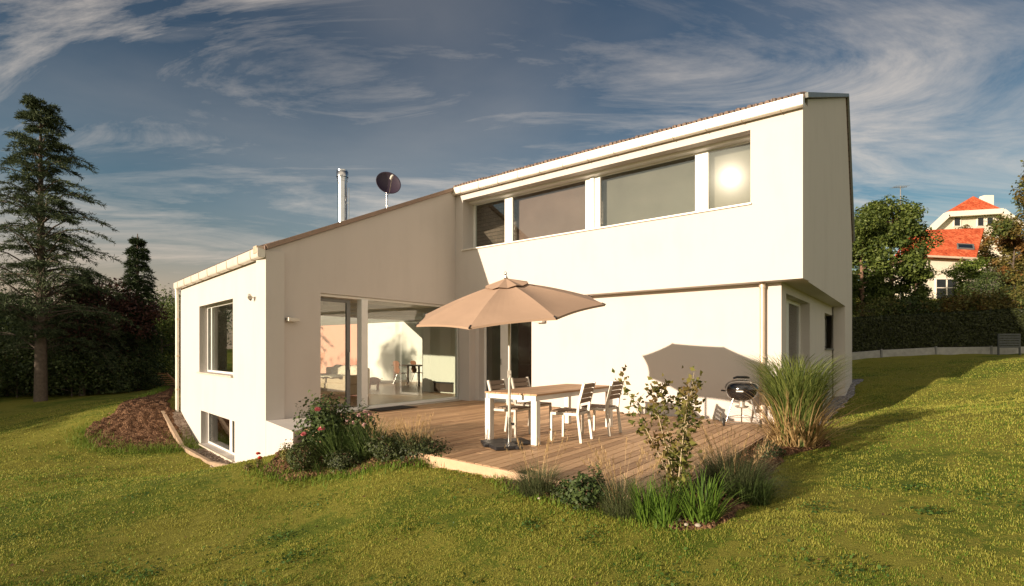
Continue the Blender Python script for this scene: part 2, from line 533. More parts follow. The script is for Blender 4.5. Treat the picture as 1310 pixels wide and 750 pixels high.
def sheet(name, poly, mat, lift, step, rough_h, label, cat):
    xs = np.array([q[0] for q in poly]); ys = np.array([q[1] for q in poly])
    gx = np.arange(xs.min() - step, xs.max() + 2 * step, step); gy = np.arange(ys.min() - step, ys.max() + 2 * step, step)
    X, Y = np.meshgrid(gx, gy)
    jx = X + (vnoise(X, Y, .25, 9) - .5) * .16; jy = Y + (vnoise(X, Y, .25, 19) - .5) * .16
    ins = in_poly(jx, jy, poly)
    Z = gz(X, Y) + (vnoise(X, Y, 0.55, 3) - .5) * 0.045 + (vnoise(X, Y, 1.7, 5) - .5) * 0.05 + np.where(ins, lift + (vnoise(X, Y, .11, 21) - .5) * rough_h + (vnoise(X, Y, .05, 22) - .5) * rough_h * .7, -0.03)
    ny, nx = X.shape
    idx = np.arange(nx * ny).reshape(ny, nx)
    q = np.stack([idx[:-1, :-1], idx[:-1, 1:], idx[1:, 1:], idx[1:, :-1]], -1).reshape(-1, 4)
    keep = ins.ravel()[q].any(1)
    q = q[keep]
    used, inv = np.unique(q, return_inverse=True)
    V = np.c_[X.ravel(), Y.ravel(), Z.ravel()][used]
    return tag(mesh_np(name, V, inv.reshape(-1, 4), mat, smooth=True), label, cat, kind='structure')


sheet('soil_mound', MOUND, M['mulch'], .05, .045, .07, 'bare brown earth slope left of the white wing', 'soil')
sheet('flower_bed', BED_L, M['mulch'], .04, .045, .05, 'mulched flower bed in front of the white plinth', 'flower bed')
sheet('flower_bed', BED_R, M['mulch'], .04, .045, .05, 'mulched flower bed wrapping the front corner of the deck', 'flower bed')
sheet('gravel_strip', GRAVEL_L, M['gravel'], .03, .05, .03, 'brown gravel strip under the basement window', 'gravel')
sheet('gravel_strip', GRAVEL_R, M['gravel_grey'], .03, .05, .03, 'grey gravel strip along the shaded right end of the house', 'gravel')

# ------------------------------------------------------------------ grass and foliage makers
def blades(base, length, width, lean, yaw, seg=1, droop=0.0, taper=0.15):
    """upright strips: returns verts, quads (seg>=2) or tris (seg==1)"""
    n = len(base)
    d = np.c_[np.cos(yaw), np.sin(yaw)]
    sx = np.c_[-d[:, 1], d[:, 0]]
    if seg == 1:
        tip = base + np.c_[d * (np.sin(lean) * length)[:, None], np.cos(lean) * length]
        o = np.c_[sx * (width / 2)[:, None], np.zeros(n)]
        V = np.stack([base - o, base + o, tip], 1).reshape(-1, 3)
        F = np.arange(3 * n).reshape(-1, 3)
        return V, F
    rows = []
    for k in range(seg + 1):
        t = k / seg
        ang = lean + droop * t * t
        if k == 0: pos = base.copy()
        else:
            am = lean + droop * ((k - .5) / seg) ** 2
            pos = pos + np.c_[d * (np.sin(am) * length / seg)[:, None], np.cos(am) * length / seg]
        wd = width * (1 - (1 - taper) * t ** 1.6) / 2
        o = np.c_[sx * wd[:, None], np.zeros(n)]
        rows += [pos - o, pos + o]
    V = np.stack(rows, 1).reshape(-1, 3)
    k = 2 * (seg + 1)
    b = (np.arange(n) * k)[:, None]
    F = np.concatenate([b + np.array([[2 * i, 2 * i + 1, 2 * i + 3, 2 * i + 2]]) for i in range(seg)], 1).reshape(-1, 4)
    return V, F


def leaf_cards(pos, size, normal=None, aspect=0.6, curl=0.25):
    """pointed leaves (two folded halves): four-vertex diamonds bent at the middle"""
    n = len(pos)
    nr = RNG.normal(size=(n, 3)) if normal is None else normal + RNG.normal(size=(n, 3)) * 0.55
    nr /= np.linalg.norm(nr, axis=1, keepdims=True) + 1e-9
    a = np.cross(nr, RNG.normal(size=(n, 3))); a /= np.linalg.norm(a, axis=1, keepdims=True) + 1e-9
    b = np.cross(nr, a)
    s = np.asarray(size).reshape(-1, 1) * np.ones((n, 1))
    V = np.stack([pos - a * s * .5, pos + b * s * aspect * .5 + nr * s * curl * .3, pos + a * s * .5 - nr * s * curl * .3, pos - b * s * aspect * .5 + nr * s * curl * .3], 1).reshape(-1, 3)
    return V, np.arange(4 * n).reshape(-1, 4)


# ------------------------------------------------------------------ the lawn itself
def grass_mat(name, pts, trans=0.3):
    m, nt, out = new_mat(name)
    g = nt.nodes.new("ShaderNodeNewGeometry")
    v = coords(nt)
    n1 = noise(nt, v, 0.45, 4, 0.6, 0.4); n2 = noise(nt, v, 7.5, 4, 0.75)
    a = N(nt, "ShaderNodeMath", _operation='MULTIPLY_ADD'); L(nt, n2, a.inputs[0]); a.inputs[1].default_value = 0.75; L(nt, n1, a.inputs[2])
    b = N(nt, "ShaderNodeMath", _operation='MULTIPLY_ADD'); L(nt, g.outputs["Random Per Island"], b.inputs[0]); b.inputs[1].default_value = 0.42; L(nt, a.outputs[0], b.inputs[2])
    c = ramp(nt, b.outputs[0], pts)
    p = nt.nodes.new("ShaderNodeBsdfPrincipled"); p.inputs["Roughness"].default_value = 0.6; p.inputs["Specular IOR Level"].default_value = 0.2
    L(nt, c, p.inputs["Base Color"])
    t = nt.nodes.new("ShaderNodeBsdfTranslucent"); L(nt, c, t.inputs[0])
    mx = nt.nodes.new("ShaderNodeMixShader"); mx.inputs[0].default_value = trans
    L(nt, p.outputs[0], mx.inputs[1]); L(nt, t.outputs[0], mx.inputs[2]); L(nt, mx.outputs[0], out.inputs[0])
    return m


M['grass'] = grass_mat('lawn_grass', [(0.64, (0.030, 0.088, 0.010)), (0.86, (0.088, 0.178, 0.018)), (1.06, (0.175, 0.245, 0.030)), (1.34, (0.34, 0.335, 0.065))])
M['grass_lush'] = grass_mat('lush_grass', [(0.5, (0.045, 0.10, 0.012)), (0.9, (0.09, 0.17, 0.02)), (1.2, (0.15, 0.22, 0.03))])
BARE = [MOUND, BED_L, BED_R, GRAVEL_L, GRAVEL_R, HOUSE, DECK]


def keep_lawn(x, y):
    k = np.ones(x.shape, bool)
    for pl in BARE: k &= ~in_poly(x, y, pl)
    return k


def lawn(n, r0, r1, power):
    u = RNG.random(n)
    if power == 0: r = np.sqrt(r0 ** 2 + u * (r1 ** 2 - r0 ** 2))
    else: r = r0 * (r1 / r0) ** u
    th = (RNG.random(n) * 2 - 1) * 1.06
    x = r * np.sin(th); y = r * np.cos(th)
    k = keep_lawn(x, y)
    # thin, bare and tufted spots
    d = vnoise(x, y, .09, 31) * .62 + vnoise(x, y, .30, 32) * .36 + vnoise(x, y, 1.3, 33) * .24
    k &= RNG.random(n) < np.clip((d - .30) * 3.0, .10, 1)
    x, y, r, d = x[k], y[k], r[k], d[k]
    z = gz(x, y) + (vnoise(x, y, 0.55, 3) - .5) * 0.045 + (vnoise(x, y, 1.7, 5) - .5) * 0.05 - .004
    m = len(x)
    ln = (.013 + .019 * RNG.random(m)) * (.35 + 1.0 * d) * np.clip(r / 9, 1, 1.35)
    wd = .0056 * np.clip(r / 4.2, 1, 4.5) * (.7 + .6 * RNG.random(m))
    return blades(np.c_[x, y, z], ln, wd, RNG.random(m) ** .7 * 1.5, RNG.random(m) * 2 * np.pi)


V1, F1 = lawn(390000, 3.0, 5.8, 0); V2_, F2 = lawn(950000, 5.2, 27, 1)
tag(mesh_np('lawn_grass', np.r_[V1, V2_], np.r_[F1, F2 + len(V1)], M['grass']), 'short olive green grass of the mown lawn', 'grass', kind='stuff')


def fringe(lines, per_m, h, mat, label, spread=.16):
    P_ = []
    for ln in lines:
        for a, b in zip(ln[:-1], ln[1:]):
            a, b = Vector(a[:2]), Vector(b[:2])
            n = int(per_m * (b - a).length)
            t = RNG.random(n)
            P_.append(np.c_[a.x + (b.x - a.x) * t, a.y + (b.y - a.y) * t] + RNG.normal(size=(n, 2)) * spread)
    q = np.concatenate(P_)
    k = np.ones(len(q), bool)
    for pl in (HOUSE, DECK): k &= ~in_poly(q[:, 0], q[:, 1], pl)
    q = q[k]
    z = gz(q[:, 0], q[:, 1]) + .0
    n = len(q)
    V, F = blades(np.c_[q, z], h * (.4 + .8 * RNG.random(n)), .007 + .006 * RNG.random(n), RNG.random(n) * .8, RNG.random(n) * 6.28, 2, .5)
    return tag(mesh_np('tall_grass', V, F, mat), label, 'grass', kind='stuff')


fringe([MOUND[3:9]], 650, .16, M['grass_lush'], 'lush longer grass along the foot of the bare earth slope', .22)
fringe([[BED_L[i] for i in (0, 10, 9, 8, 7, 6, 5)]], 650, .11, M['grass_lush'], 'lush longer grass along the front of the plinth bed', .14)
fringe([[BED_R[i] for i in (0, 18, 17, 16, 15, 14)]], 500, .08, M['grass_lush'], 'lush longer grass along the front of the deck bed', .1)


# clover and broad leaved weeds in loose patches
cx_, cy_ = [], []
for i in range(70):
    r_ = 3.6 * (16 / 3.6) ** random.random(); a_ = random.uniform(-.85, .85); k_ = int(random.uniform(25, 90)); s_ = random.uniform(.06, .22)
    cx_.append(r_ * math.sin(a_) + RNG.normal(size=k_) * s_); cy_.append(r_ * math.cos(a_) + RNG.normal(size=k_) * s_)
cx_ = np.concatenate(cx_); cy_ = np.concatenate(cy_); k_ = keep_lawn(cx_, cy_); cx_, cy_ = cx_[k_], cy_[k_]
V, F = leaf_cards(np.c_[cx_, cy_, gz(cx_, cy_) + (vnoise(cx_, cy_, 0.55, 3) - .5) * 0.045 + (vnoise(cx_, cy_, 1.7, 5) - .5) * 0.05 + .022], .018 + .02 * RNG.random(len(cx_)), np.tile([0, 0, 1.4], (len(cx_), 1)), .85, .3)
tag(mesh_np('clover', V, F, leaf_mat('clover_leaf', (.03, .075, .014), (.08, .15, .03), .3)), 'small clover patches growing in the lawn', 'clover', kind='stuff')
n = 170
fr_ = 3.4 * (20 / 3.4) ** RNG.random(n); ft_ = (RNG.random(n) * 2 - 1) * .85
fx, fy = fr_ * np.sin(ft_), fr_ * np.cos(ft_); k_ = keep_lawn(fx, fy); fx, fy = fx[k_], fy[k_]
V, F = leaf_cards(np.c_[fx, fy, gz(fx, fy) + .035], .022 + .022 * RNG.random(len(fx)), np.tile([0, 0, 1.0], (len(fx), 1)), .7, .5)
tag(mesh_np('fallen_leaves', V, F, leaf_mat('fallen_leaf', (.05, .03, .012), (.15, .09, .03), .1, .8)), 'few small brown leaves fallen on the lawn', 'leaves', kind='stuff')


def chips(poly, n, size, mat, name, label, cat, lift=.05):
    xs = [q[0] for q in poly]; ys = [q[1] for q in poly]
    x = RNG.uniform(min(xs), max(xs), n); y = RNG.uniform(min(ys), max(ys), n)
    k = in_poly(x, y, poly)
    for pl in (HOUSE, DECK): k &= ~in_poly(x, y, pl)
    x, y = x[k], y[k]
    z = gz(x, y) + (vnoise(x, y, 0.55, 3) - .5) * 0.045 + (vnoise(x, y, 1.7, 5) - .5) * 0.05 + lift
    m = len(x)
    V, F = leaf_cards(np.c_[x, y, z], size * (.4 + RNG.random(m) * .9), np.tile([0, 0, 1.0], (m, 1)), .65, .5)
    return tag(mesh_np(name, V, F, mat), label, cat, kind='stuff')


M['chips'] = leaf_mat('bark_chips', (0.035, 0.018, 0.01), (0.20, 0.105, 0.06), 0.0, 0.9, spec=.1)
M['pebbles'] = leaf_mat('pebbles', (0.16, 0.11, 0.08), (0.42, 0.33, 0.26), 0.0, 0.9, spec=.1)
chips(MOUND, 14000, .07, M['chips'], 'soil_clods', 'loose clods and chips on the bare earth slope', 'soil')
chips(BED_L, 5000, .05, M['chips'], 'bark_chips', 'loose bark chips in the bed by the plinth', 'mulch')
chips(BED_R, 6000, .05, M['chips'], 'bark_chips', 'loose bark chips in the bed round the deck corner', 'mulch')
chips(GRAVEL_L, 5000, .045, M['pebbles'], 'pebbles', 'brown pebbles of the strip below the basement window', 'gravel', .035)
# weeds on the mound top
q = [MOUND[i] for i in (1, 2, 3)]
n = 1500
xy = np.array([(p_.x, p_.y) for p_ in MOUND]); t = RNG.dirichlet(np.ones(4), n)
ws = t @ np.array([xy[0], xy[1], xy[2], (xy[0] * .6 + xy[9] * .4)])
V, F = blades(np.c_[ws, gz(ws[:, 0], ws[:, 1]) + .05], .06 + .1 * RNG.random(n), .014 + .01 * RNG.random(n), RNG.random(n) * .9, RNG.random(n) * 6.28, 2, .6)
tag(mesh_np('weeds', V, F, M['grass_lush']), 'thin weeds on the top of the bare earth slope', 'weeds', kind='stuff')
# ------------------------------------------------------------------ the house
HO = Vector((0.5, 15.0, 0.0))
house = empty('modern_house', HO, 0, 'large white rendered modern house with sloping roof and ribbon windows beside the deck', 'house')


def part(b, name, mat, parent=None, bevel=0.0):
    return b.build(name, mat, parent if parent is not None else house, HO, bevel)


def span(O, d, px0, py0, px1, py1):
    """opening given by two opposite picture corners -> s0, s1, z0, z1"""
    s0, za = on_wall(O, d, px0, py0); s1, zb = on_wall(O, d, px1, py1)
    return min(s0, s1), max(s0, s1), min(za, zb), max(za, zb)


def wall(O, d, inn, length, z0, zt0, zt1, th, holes=()):
    """upright slab with real openings; its top may slope from zt0 to zt1"""
    b = MB()
    O = Vector(O[:2]); d = Vector(d[:2]); inn = Vector(inn[:2])
    top = lambda s: zt0 + (zt1 - zt0) * s / length
    ss = sorted({0.0, length, *[h[0] for h in holes], *[h[1] for h in holes]})
    ss = [s for s in ss if 0 <= s <= length]
    pt = lambda s, z, k: (O.x + d.x * s + inn.x * k, O.y + d.y * s + inn.y * k, z)
    for s0, s1 in zip(ss[:-1], ss[1:]):
        hz = sorted([(h[2], h[3]) for h in holes if h[0] <= s0 + 1e-6 and h[1] >= s1 - 1e-6])
        segs = []; cur = z0
        for a, c_ in hz:
            if a > cur + 1e-6: segs.append((cur, cur, a, a))
            cur = c_
        segs.append((cur, cur, top(s0), top(s1)))
        for a0, a1, c0, c1 in segs:
            for k, fl in ((0, False), (th, True)):
                q = [pt(s0, a0, k), pt(s1, a1, k), pt(s1, c1, k), pt(s0, c0, k)]
                b.quad(*(reversed(q) if fl else q))
        b.quad(pt(s0, top(s0), 0), pt(s1, top(s1), 0), pt(s1, top(s1), th), pt(s0, top(s0), th))
        b.quad(pt(s0, z0, th), pt(s1, z0, th), pt(s1, z0, 0), pt(s0, z0, 0))
    for s in (0.0, length):
        hz = sorted([(h[2], h[3]) for h in holes if (h[0] <= 1e-6 if s == 0 else h[1] >= length - 1e-6)])
        cur = z0
        for a, c_ in hz + [(top(s), None)]:
            if a > cur + 1e-6: b.quad(pt(s, cur, 0), pt(s, a, 0), pt(s, a, th), pt(s, cur, th))
            cur = c_
    for h in holes:
        s0, s1, a, c_ = h[:4]
        if s0 > 1e-6: b.quad(pt(s0, a, 0), pt(s0, c_, 0), pt(s0, c_, th), pt(s0, a, th))
        if s1 < length - 1e-6: b.quad(pt(s1, a, 0), pt(s1, a, th), pt(s1, c_, th), pt(s1, c_, 0))
        b.quad(pt(s0, c_, 0), pt(s1, c_, 0), pt(s1, c_, th), pt(s0, c_, th))
        if a > z0 + 1e-6: b.quad(pt(s0, a, 0), pt(s0, a, th), pt(s1, a, th), pt(s1, a, 0))
    return b


def on_plane(O, d, inn, s, z, k): return Vector((O[0] + d[0] * s + inn[0] * k, O[1] + d[1] * s + inn[1] * k, z))


def pbox(b, O, d, inn, s0, s1, z0, z1, k0, k1):
    q = lambda s, z, k: on_plane(O, d, inn, s, z, k)
    return b.hexa([q(s0, z0, k0), q(s1, z0, k0), q(s1, z0, k1), q(s0, z0, k1), q(s0, z1, k0), q(s1, z1, k0), q(s1, z1, k1), q(s0, z1, k1)])


def window(O, d, inn, h, depth, fw=.06, bars=(), sill=True, glass='glass', frame='white_frame', blind=None, name='window', sillmat='concrete', fd=.07, label=None):
    """frame set back in the opening, panes between the bars (s0, s1 of each pane's own sash)"""
    s0, s1, z0, z1 = h
    e = .002
    b = MB()
    pbox(b, O, d, inn, s0 + e, s1 - e, z0 + e, z0 + fw, depth, depth + fd); pbox(b, O, d, inn, s0 + e, s1 - e, z1 - fw, z1 - e, depth, depth + fd)
    pbox(b, O, d, inn, s0 + e, s0 + fw, z0 + fw, z1 - fw, depth, depth + fd); pbox(b, O, d, inn, s1 - fw, s1 - e, z0 + fw, z1 - fw, depth, depth + fd)
    for a, c_ in bars: pbox(b, O, d, inn, a, c_, z0 + fw, z1 - fw, depth, depth + fd)
    f = part(b, name, M[frame], bevel=.006)
    if label: f['label'] = label
    ed = [s0 + fw] + [x for bar in bars for x in bar] + [s1 - fw]
    for i_, (a, c_) in enumerate(zip(ed[::2], ed[1::2])):
        part(pbox(MB(), O, d, inn, a - .004, c_ + .004, z0 + fw - .004, z1 - fw + .004, depth + fd * .45, depth + fd * .45 + .008), 'pane', M[glass], f)
        if blind and blind[i_]: part(pbox(MB(), O, d, inn, a - .05, c_ + .05, z0 + .01, z1 + .12, depth + fd + .16, depth + fd + .166), 'blind', M[blind[i_]], f)
    if sill:
        part(pbox(MB(), O, d, inn, s0 - .03, s1 + .03, z0 - .035, z0 - .001, -.06, depth + .02), 'sill', M[sillmat], f, bevel=.005)
    return f


def inward(d, ref):
    n_ = Vector((-d.y, d.x))
    return n_ if n_.dot(Vector(ref) - Vector((0, 0))) > 0 else -n_


TH = .36
bd = (Vector((Cl.x, Cl.y)) - B).normalized()              # along the grey wall, away from us
# wing front (sunlit, left): from far corner A to near corner B
dA = (B - A).normalized(); lA = (B - A).length; iA = inward(dA, (1, 1.2))
h1 = span(A, dA, 255, 391, 298, 485)
h1 = (h1[0], h1[1], on_wall(A, dA, 298, 481)[1], on_wall(A, dA, 277, 387)[1])
h2 = span(A, dA, 257, 523, 300, 590); h2 = (h2[0], h2[1], on_wall(A, dA, 278, 578)[1], on_wall(A, dA, 278, 532)[1])
part(wall(A, dA, iA, lA, -1.3, Z_WING - .03, Z_WING - .03, TH, [h1, h2]), 'wing_front_wall', M['plaster'])
window(A, dA, iA, h1, .19, .05, bars=[(h1[0] + .40, h1[0] + .47)], sillmat='concrete', frame='white_frame', glass='glass')
window(A, dA, iA, h2, .17, .05, bars=[(h2[0] + (h2[1] - h2[0]) * .66, h2[0] + (h2[1] - h2[0]) * .73)], sillmat='concrete', label='low basement window with white frame', glass='dark_glass')

# shaded wall of the wing, top following the roof, big opening to its end
lB = (C - B).length; dB = (C - B).normalized(); iB = inward(dB, (-1, .7))
g0 = on_wall(B, dB, 410, 381); g1_ = on_wall(B, dB, 575, 386)
zg = (g0[1] + g1_[1]) / 2
hB = (g0[0], lB - .001, .02, zg)
part(wall(B + dB * .002, dB, iB, lB - .004, -1.3, Z_WING - .03, Z_EAVE - .03, TH, [(hB[0], lB - .004, hB[2], hB[3])]), 'wing_side_wall', M['plaster'])
# glazing of that opening
sp = [on_wall(B, dB, x, 450)[0] for x in (410, 455, 463, 471)]
b = MB(); k = .06
pbox(b, B, dB, iB, hB[0] + .002, lB + .25, hB[2], hB[2] + .06, k, k + .12); pbox(b, B, dB, iB, hB[0] + .002, lB + .25, zg - .06, zg - .002, k, k + .12)
pbox(b, B, dB, iB, sp[2], sp[3], hB[2] + .06, zg - .06, k - .05, k + .12)
pbox(b, B, dB, iB, lB + .17, lB + .25, hB[2] + .06, zg - .06, k, k + .12)
gl = part(b, 'terrace_glazing', M['white_frame'], bevel=.006)
part(pbox(MB(), B, dB, iB, sp[3] - .004, lB + .174, hB[2] + .056, zg - .056, k + .05, k + .06), 'pane', M['glass'], gl)
b = MB()
for a, c_ in ((sp[1] - .10, sp[1]),):
    pbox(b, B, dB, iB, a, c_, hB[2] + .07, zg - .07, k + .13, k + .19)
pbox(b, B, dB, iB, hB[0] - .2, sp[1], hB[2] + .07, hB[2] + .15, k + .132, k + .188); pbox(b, B, dB, iB, hB[0] - .2, sp[1], zg - .15, zg - .07, k + .132, k + .188)
sl = part(b, 'sliding_door', M['grey_frame'], bevel=.005)
part(pbox(MB(), B, dB, iB, hB[0] - .2, sp[1] - .1, hB[2] + .15, zg - .15, k + .155, k + .165), 'pane', M['glass'], sl)
part(MB().tube([on_plane(B, dB, iB, sp[1] - .05, .95, k + .10), on_plane(B, dB, iB, sp[1] - .05, 1.35, k + .10)], .014), 'handle', M['steel'], sl)
part(pbox(MB(), B, dB, iB, hB[0], lB + .2, -.10, .018, -.16, k + .16), 'threshold', M['concrete'], bevel=.006)

# long upper front with the ribbon opening
lC = (D - C).length
r0 = on_wall(C, w, 592, 300)[0]; r1 = on_wall(C, w, 960, 220)[0]
zs = (on_wall(C, w, 592, 318)[1] + on_wall(C, w, 960, 262)[1]) / 2
zt = (on_wall(C, w, 606, 254)[1] + on_wall(C, w, 958, 165)[1]) / 2
RB = (r0, r1, zs, zt)
DEP = .50
part(wall(C, w, nin, lC, Z_SOF, Z_EAVE - .03, Z_EAVE - .03, .56, [RB]), 'upper_front_wall', M['plaster'])
px_b = [(648, 658), (751, 770), (891, 908)]
dW = lambda px: on_wall(C + nin * DEP, w, px, 250)[0]
bars = [(dW(a), dW(c_)) for a, c_ in px_b]
for i, (a, c_) in enumerate(zip([RB[0]] + [x[1] for x in bars], [x[0] for x in bars] + [RB[1]])):
    pass
zh = zt - .0
f = window(C, w, nin, RB, DEP - .08, .075, bars=bars[:], sill=False, blind=(None, 'blind_mauve', 'blind_grey', 'blind_grey'), name='ribbon_window', label='four pane ribbon window with drawn blinds')
gp_ = sorted([o_ for o_ in f.children if o_.name.startswith('pane')], key=lambda o_: sum((v_.co.x for v_ in o_.data.vertices)))[-1]
cen = sum((v_.co for v_ in gp_.data.vertices), Vector()) / 8
toc = (Vector((0, 0, EYE)) - (cen + HO)).normalized()
SUN_AZ, SUN_EL = 51.5, 11.5     # the light comes from behind the camera, this far round to the left
tosun = Vector((-math.sin(rad(SUN_AZ)) * math.cos(rad(SUN_EL)), -math.cos(rad(SUN_AZ)) * math.cos(rad(SUN_EL)), math.sin(rad(SUN_EL))))
rq = Vector((-nin.x, -nin.y, 0)).rotation_difference((toc + tosun).normalized())
print('casement turned by', math.degrees(rq.angle))
for v_ in gp_.data.vertices: v_.co = cen + rq @ (v_.co - cen)
for a, c_ in bars[1:2]:
    part(pbox(MB(), C, w, nin, (a + c_) / 2 - .05, (a + c_) / 2 + .05, zs + .077, zt - .077, DEP - .12, DEP - .081), 'mullion', M['white_frame'], f, bevel=.005)
part(pbox(MB(), C, w, nin, RB[0] - .02, RB[1] + .02, zs - .035, zs - .002, -.045, DEP - .06), 'sill', M['alu_white'], f, bevel=.005)
# ceiling shadow-gap board inside the recess
part(pbox(MB(), C, w, nin, RB[0] + .003, RB[1] - .003, zt - .05, zt - .003, .24, DEP - .09), 'recess_board', M['white_frame'], f)

# soffit / upper floor slab
def inset(p_, a, c_): return p_ + w * a + sd * c_
slab = [C + nin * .004 + w * .004, D - w * .004 + nin * .004, Fp - w * .01, Fp - w * 17]
part(MB().prism([(q.x, q.y) for q in slab], Z_SOF + .002, Z_SOF + .30), 'soffit', M['plaster'])
# recessed ground floor front with the terrace door
lL = (Dl - Cl).length; dL = (Dl - Cl).normalized(); iL = inward(dL, (.6, .8))
t0 = on_wall(Cl, dL, 613, 470)[0]; t1 = on_wall(Cl, dL, 680, 470)[0]
ztd = on_wall(Cl, dL, 645, 402)[1]
part(wall(Cl, dL, iL, lL, -.6, Z_SOF, Z_SOF, TH, [(t0, t1, .02, min(ztd, 2.3))]), 'ground_front_wall', M['plaster'])
hd = (t0, t1, .02, min(ztd, 2.3))
ba = on_wall(Cl + iL * .2, dL, 640, 470)[0]; bb = on_wall(Cl + iL * .2, dL, 650, 470)[0]
dr = window(Cl, dL, iL, hd, .2, .07, bars=[(ba, bb)], sill=False, glass='dark_glass', name='terrace_door', label='recessed terrace door with white frame')
part(pbox(MB(), Cl, dL, iL, bb + .28, t1 - .07, .1, hd[3] - .08, .29, .33), 'door_curtain', simple('dark_brown_curtain', (0.07, 0.03, 0.022), .9, var=.2), dr)
part(pbox(MB(), Cl, dL, iL, ba + .02, ba + .05, 1.0, 1.16, .16, .2), 'handle', M['steel'], dr)
part(pbox(MB(), Cl, dL, iL, t0 - .03, t1 + .03, -.08, .018, -.05, .3), 'threshold', M['concrete'], dr)
# white corner pier between the glazing and the door
pr0 = on_wall(Cl, dL, 590, 470)[0]; pr1 = on_wall(Cl, dL, 608, 470)[0]
part(pbox(MB(), Cl, dL, iL, max(pr0, .02), pr1, -.1, Z_SOF - .002, -.24, -.002), 'corner_pier', M['plaster'], bevel=.004)

# right end: upper gable and ground floor
lR = (R - D).length; lF = (Fp - D).length; iR = inward(sd, (-1, .6))
part(wall(D + sd * .56, sd, iR, lR - .56, Z_SOF, Z_EAVE - .03 + (Z_RIDGE - Z_EAVE) * .56 / lR, Z_RIDGE - .03, TH), 'gable_wall', M['plaster'])
b = wall(R + sd * .001, sd, iR, lF - lR, -.6, Z_RIDGE - .03, Z_BACK - .03, TH)
part(b, 'gable_wall', M['plaster'])
part(pbox(MB(), D, sd, iR, lR - .15, lR, -.6, Z_SOF, .001, .3), 'gable_pier', M['plaster'])
dS = (R + (-w) * .33 - Dl); lS = dS.length; dS = dS.normalized(); iS = inward(dS, (-1, .6))
def ws(px, py=420): return on_wall(Dl, dS, px, py)
q0, q1 = ws(1004)[0], ws(1036)[0]
ha = (q0, q1, .12, 2.5)
q2, q3 = ws(1055)[0], ws(1067)[0]
hb = (q2, q3, on_wall(Dl, dS, 1060, 446)[1], 2.42)
part(wall(Dl + dS * .37, dS, iS, lS - .37, -.6, Z_SOF, Z_SOF, TH, [(a_ - .37, b_ - .37, c_, d_) for a_, b_, c_, d_ in (ha, hb)]), 'ground_end_wall', M['plaster'])
part(MB().prism([Dl, Dl + dS * .37, Dl + dS * .37 + iS * .3, Dl + iL * .36 - dL * .02][:3] + [Dl - dL * .001 + iL * .36], -.6, Z_SOF - .001), 'corner_pier', M['plaster'])
window(Dl, dS, iS, ha, .2, .08, bars=[(ha[0] + (ha[1] - ha[0]) * .40, ha[0] + (ha[1] - ha[0]) * .52)], sill=False, glass='dark_glass', label='tall window of the right end')
window(Dl, dS, iS, hb, .2, .08, sill=True, glass='dark_glass', sillmat='grey_frame')

# hidden sides
back0 = Fp - w * 17
dBk = (back0 - Fp).normalized()
part(wall(Fp, dBk, inward(dBk, (-.5, -1)), 17, -.6, Z_BACK - .03, Z_BACK - .03, TH), 'back_wall', M['plaster'])
dG = (back0 - A).normalized(); lG = (back0 - A).length
part(wall(A + dG * .002, dG, inward(dG, (1, -.5)), lG, -1.3, Z_WING - .03, Z_BACK + 1.5, TH, [(1.2, lG - 1.5, .1, 2.7)]), 'far_gable_wall', M['plaster'])  # wide opening left in the unseen wall to let sun into the deep room

# ------------------------------------------------------------------ roofs
m, nt, out = new_mat('roof_tiles')
p = nt.nodes.new("ShaderNodeBsdfPrincipled")
v = coords(nt, (1, 1, 1), (0, 0, -math.atan2(w.y, w.x)))
br = N(nt, "ShaderNodeTexBrick", Scale=3.2); br.inputs["Color1"].default_value = (.16, .12, .10, 1); br.inputs["Color2"].default_value = (.24, .17, .14, 1)
br.inputs["Mortar"].default_value = (.05, .04, .035, 1); L(nt, v, br.inputs[0])
L(nt, br.outputs[0], p.inputs[0]); p.inputs["Roughness"].default_value = .8
L(nt, bump(nt, br.outputs[1], .6, .02), p.inputs["Normal"]); L(nt, p.outputs[0], out.inputs[0])
M['tiles'] = m
RC = R - w * lC; RA = RC - w * (lA + 1.0)


def roof_slab(pts, name='roof'):
    n_ = len(pts)
    b = MB()
    lo = [Vector(q) + Vector((0, 0, -.028)) for q in pts]; hi = [Vector(q) + Vector((0, 0, .05)) for q in pts]
    b.add(lo + hi, [tuple(reversed(range(n_))), tuple(range(n_, 2 * n_))] + [(i, (i + 1) % n_, n_ + (i + 1) % n_, n_ + i) for i in range(n_)])
    return b


z3 = lambda q, z: (q.x, q.y, z)
rf = part(roof_slab([z3(C - nin * .03, Z_EAVE), z3(D - nin * .03 + w * .03, Z_EAVE), z3(R + w * .05, Z_RIDGE), z3(RC, Z_RIDGE)]), 'roof', M['tiles'])
part(roof_slab([z3(R + w * .05, Z_RIDGE + .002), z3(Fp + w * .05, Z_BACK), z3(back0, Z_BACK), z3(RA, Z_RIDGE), z3(RC, Z_RIDGE + .002)]), 'roof', M['tiles'])
part(roof_slab([z3(A - iA * .03 - dA * .05, Z_WING), z3(B - iA * .03 + dA * .04, Z_WING), z3(C + w * .04, Z_EAVE)]), 'roof', M['tiles'])
def rq4(u, v): return z3((A - iA * .03 - dA * .05).lerp(C + w * .03, u).lerp(RA.lerp(RC, u), v), (Z_WING + (Z_EAVE - Z_WING) * u) * (1 - v) + Z_RIDGE * v + .002)
for u0, u1, v0, v1 in ((0, 1, 0, .05), (0, 1, .8, 1), (0, .12, .05, .8), (.93, 1, .05, .8)):
    part(roof_slab([rq4(u0, v0), rq4(u1, v0), rq4(u1, v1), rq4(u0, v1)]), 'roof', M['tiles'])
part(roof_slab([rq4(.12, .05), rq4(.93, .05), rq4(.93, .8), rq4(.12, .8)]), 'added_rooflight', M['glass'])  # glazed roof opening added out of sight to let sky light indoors
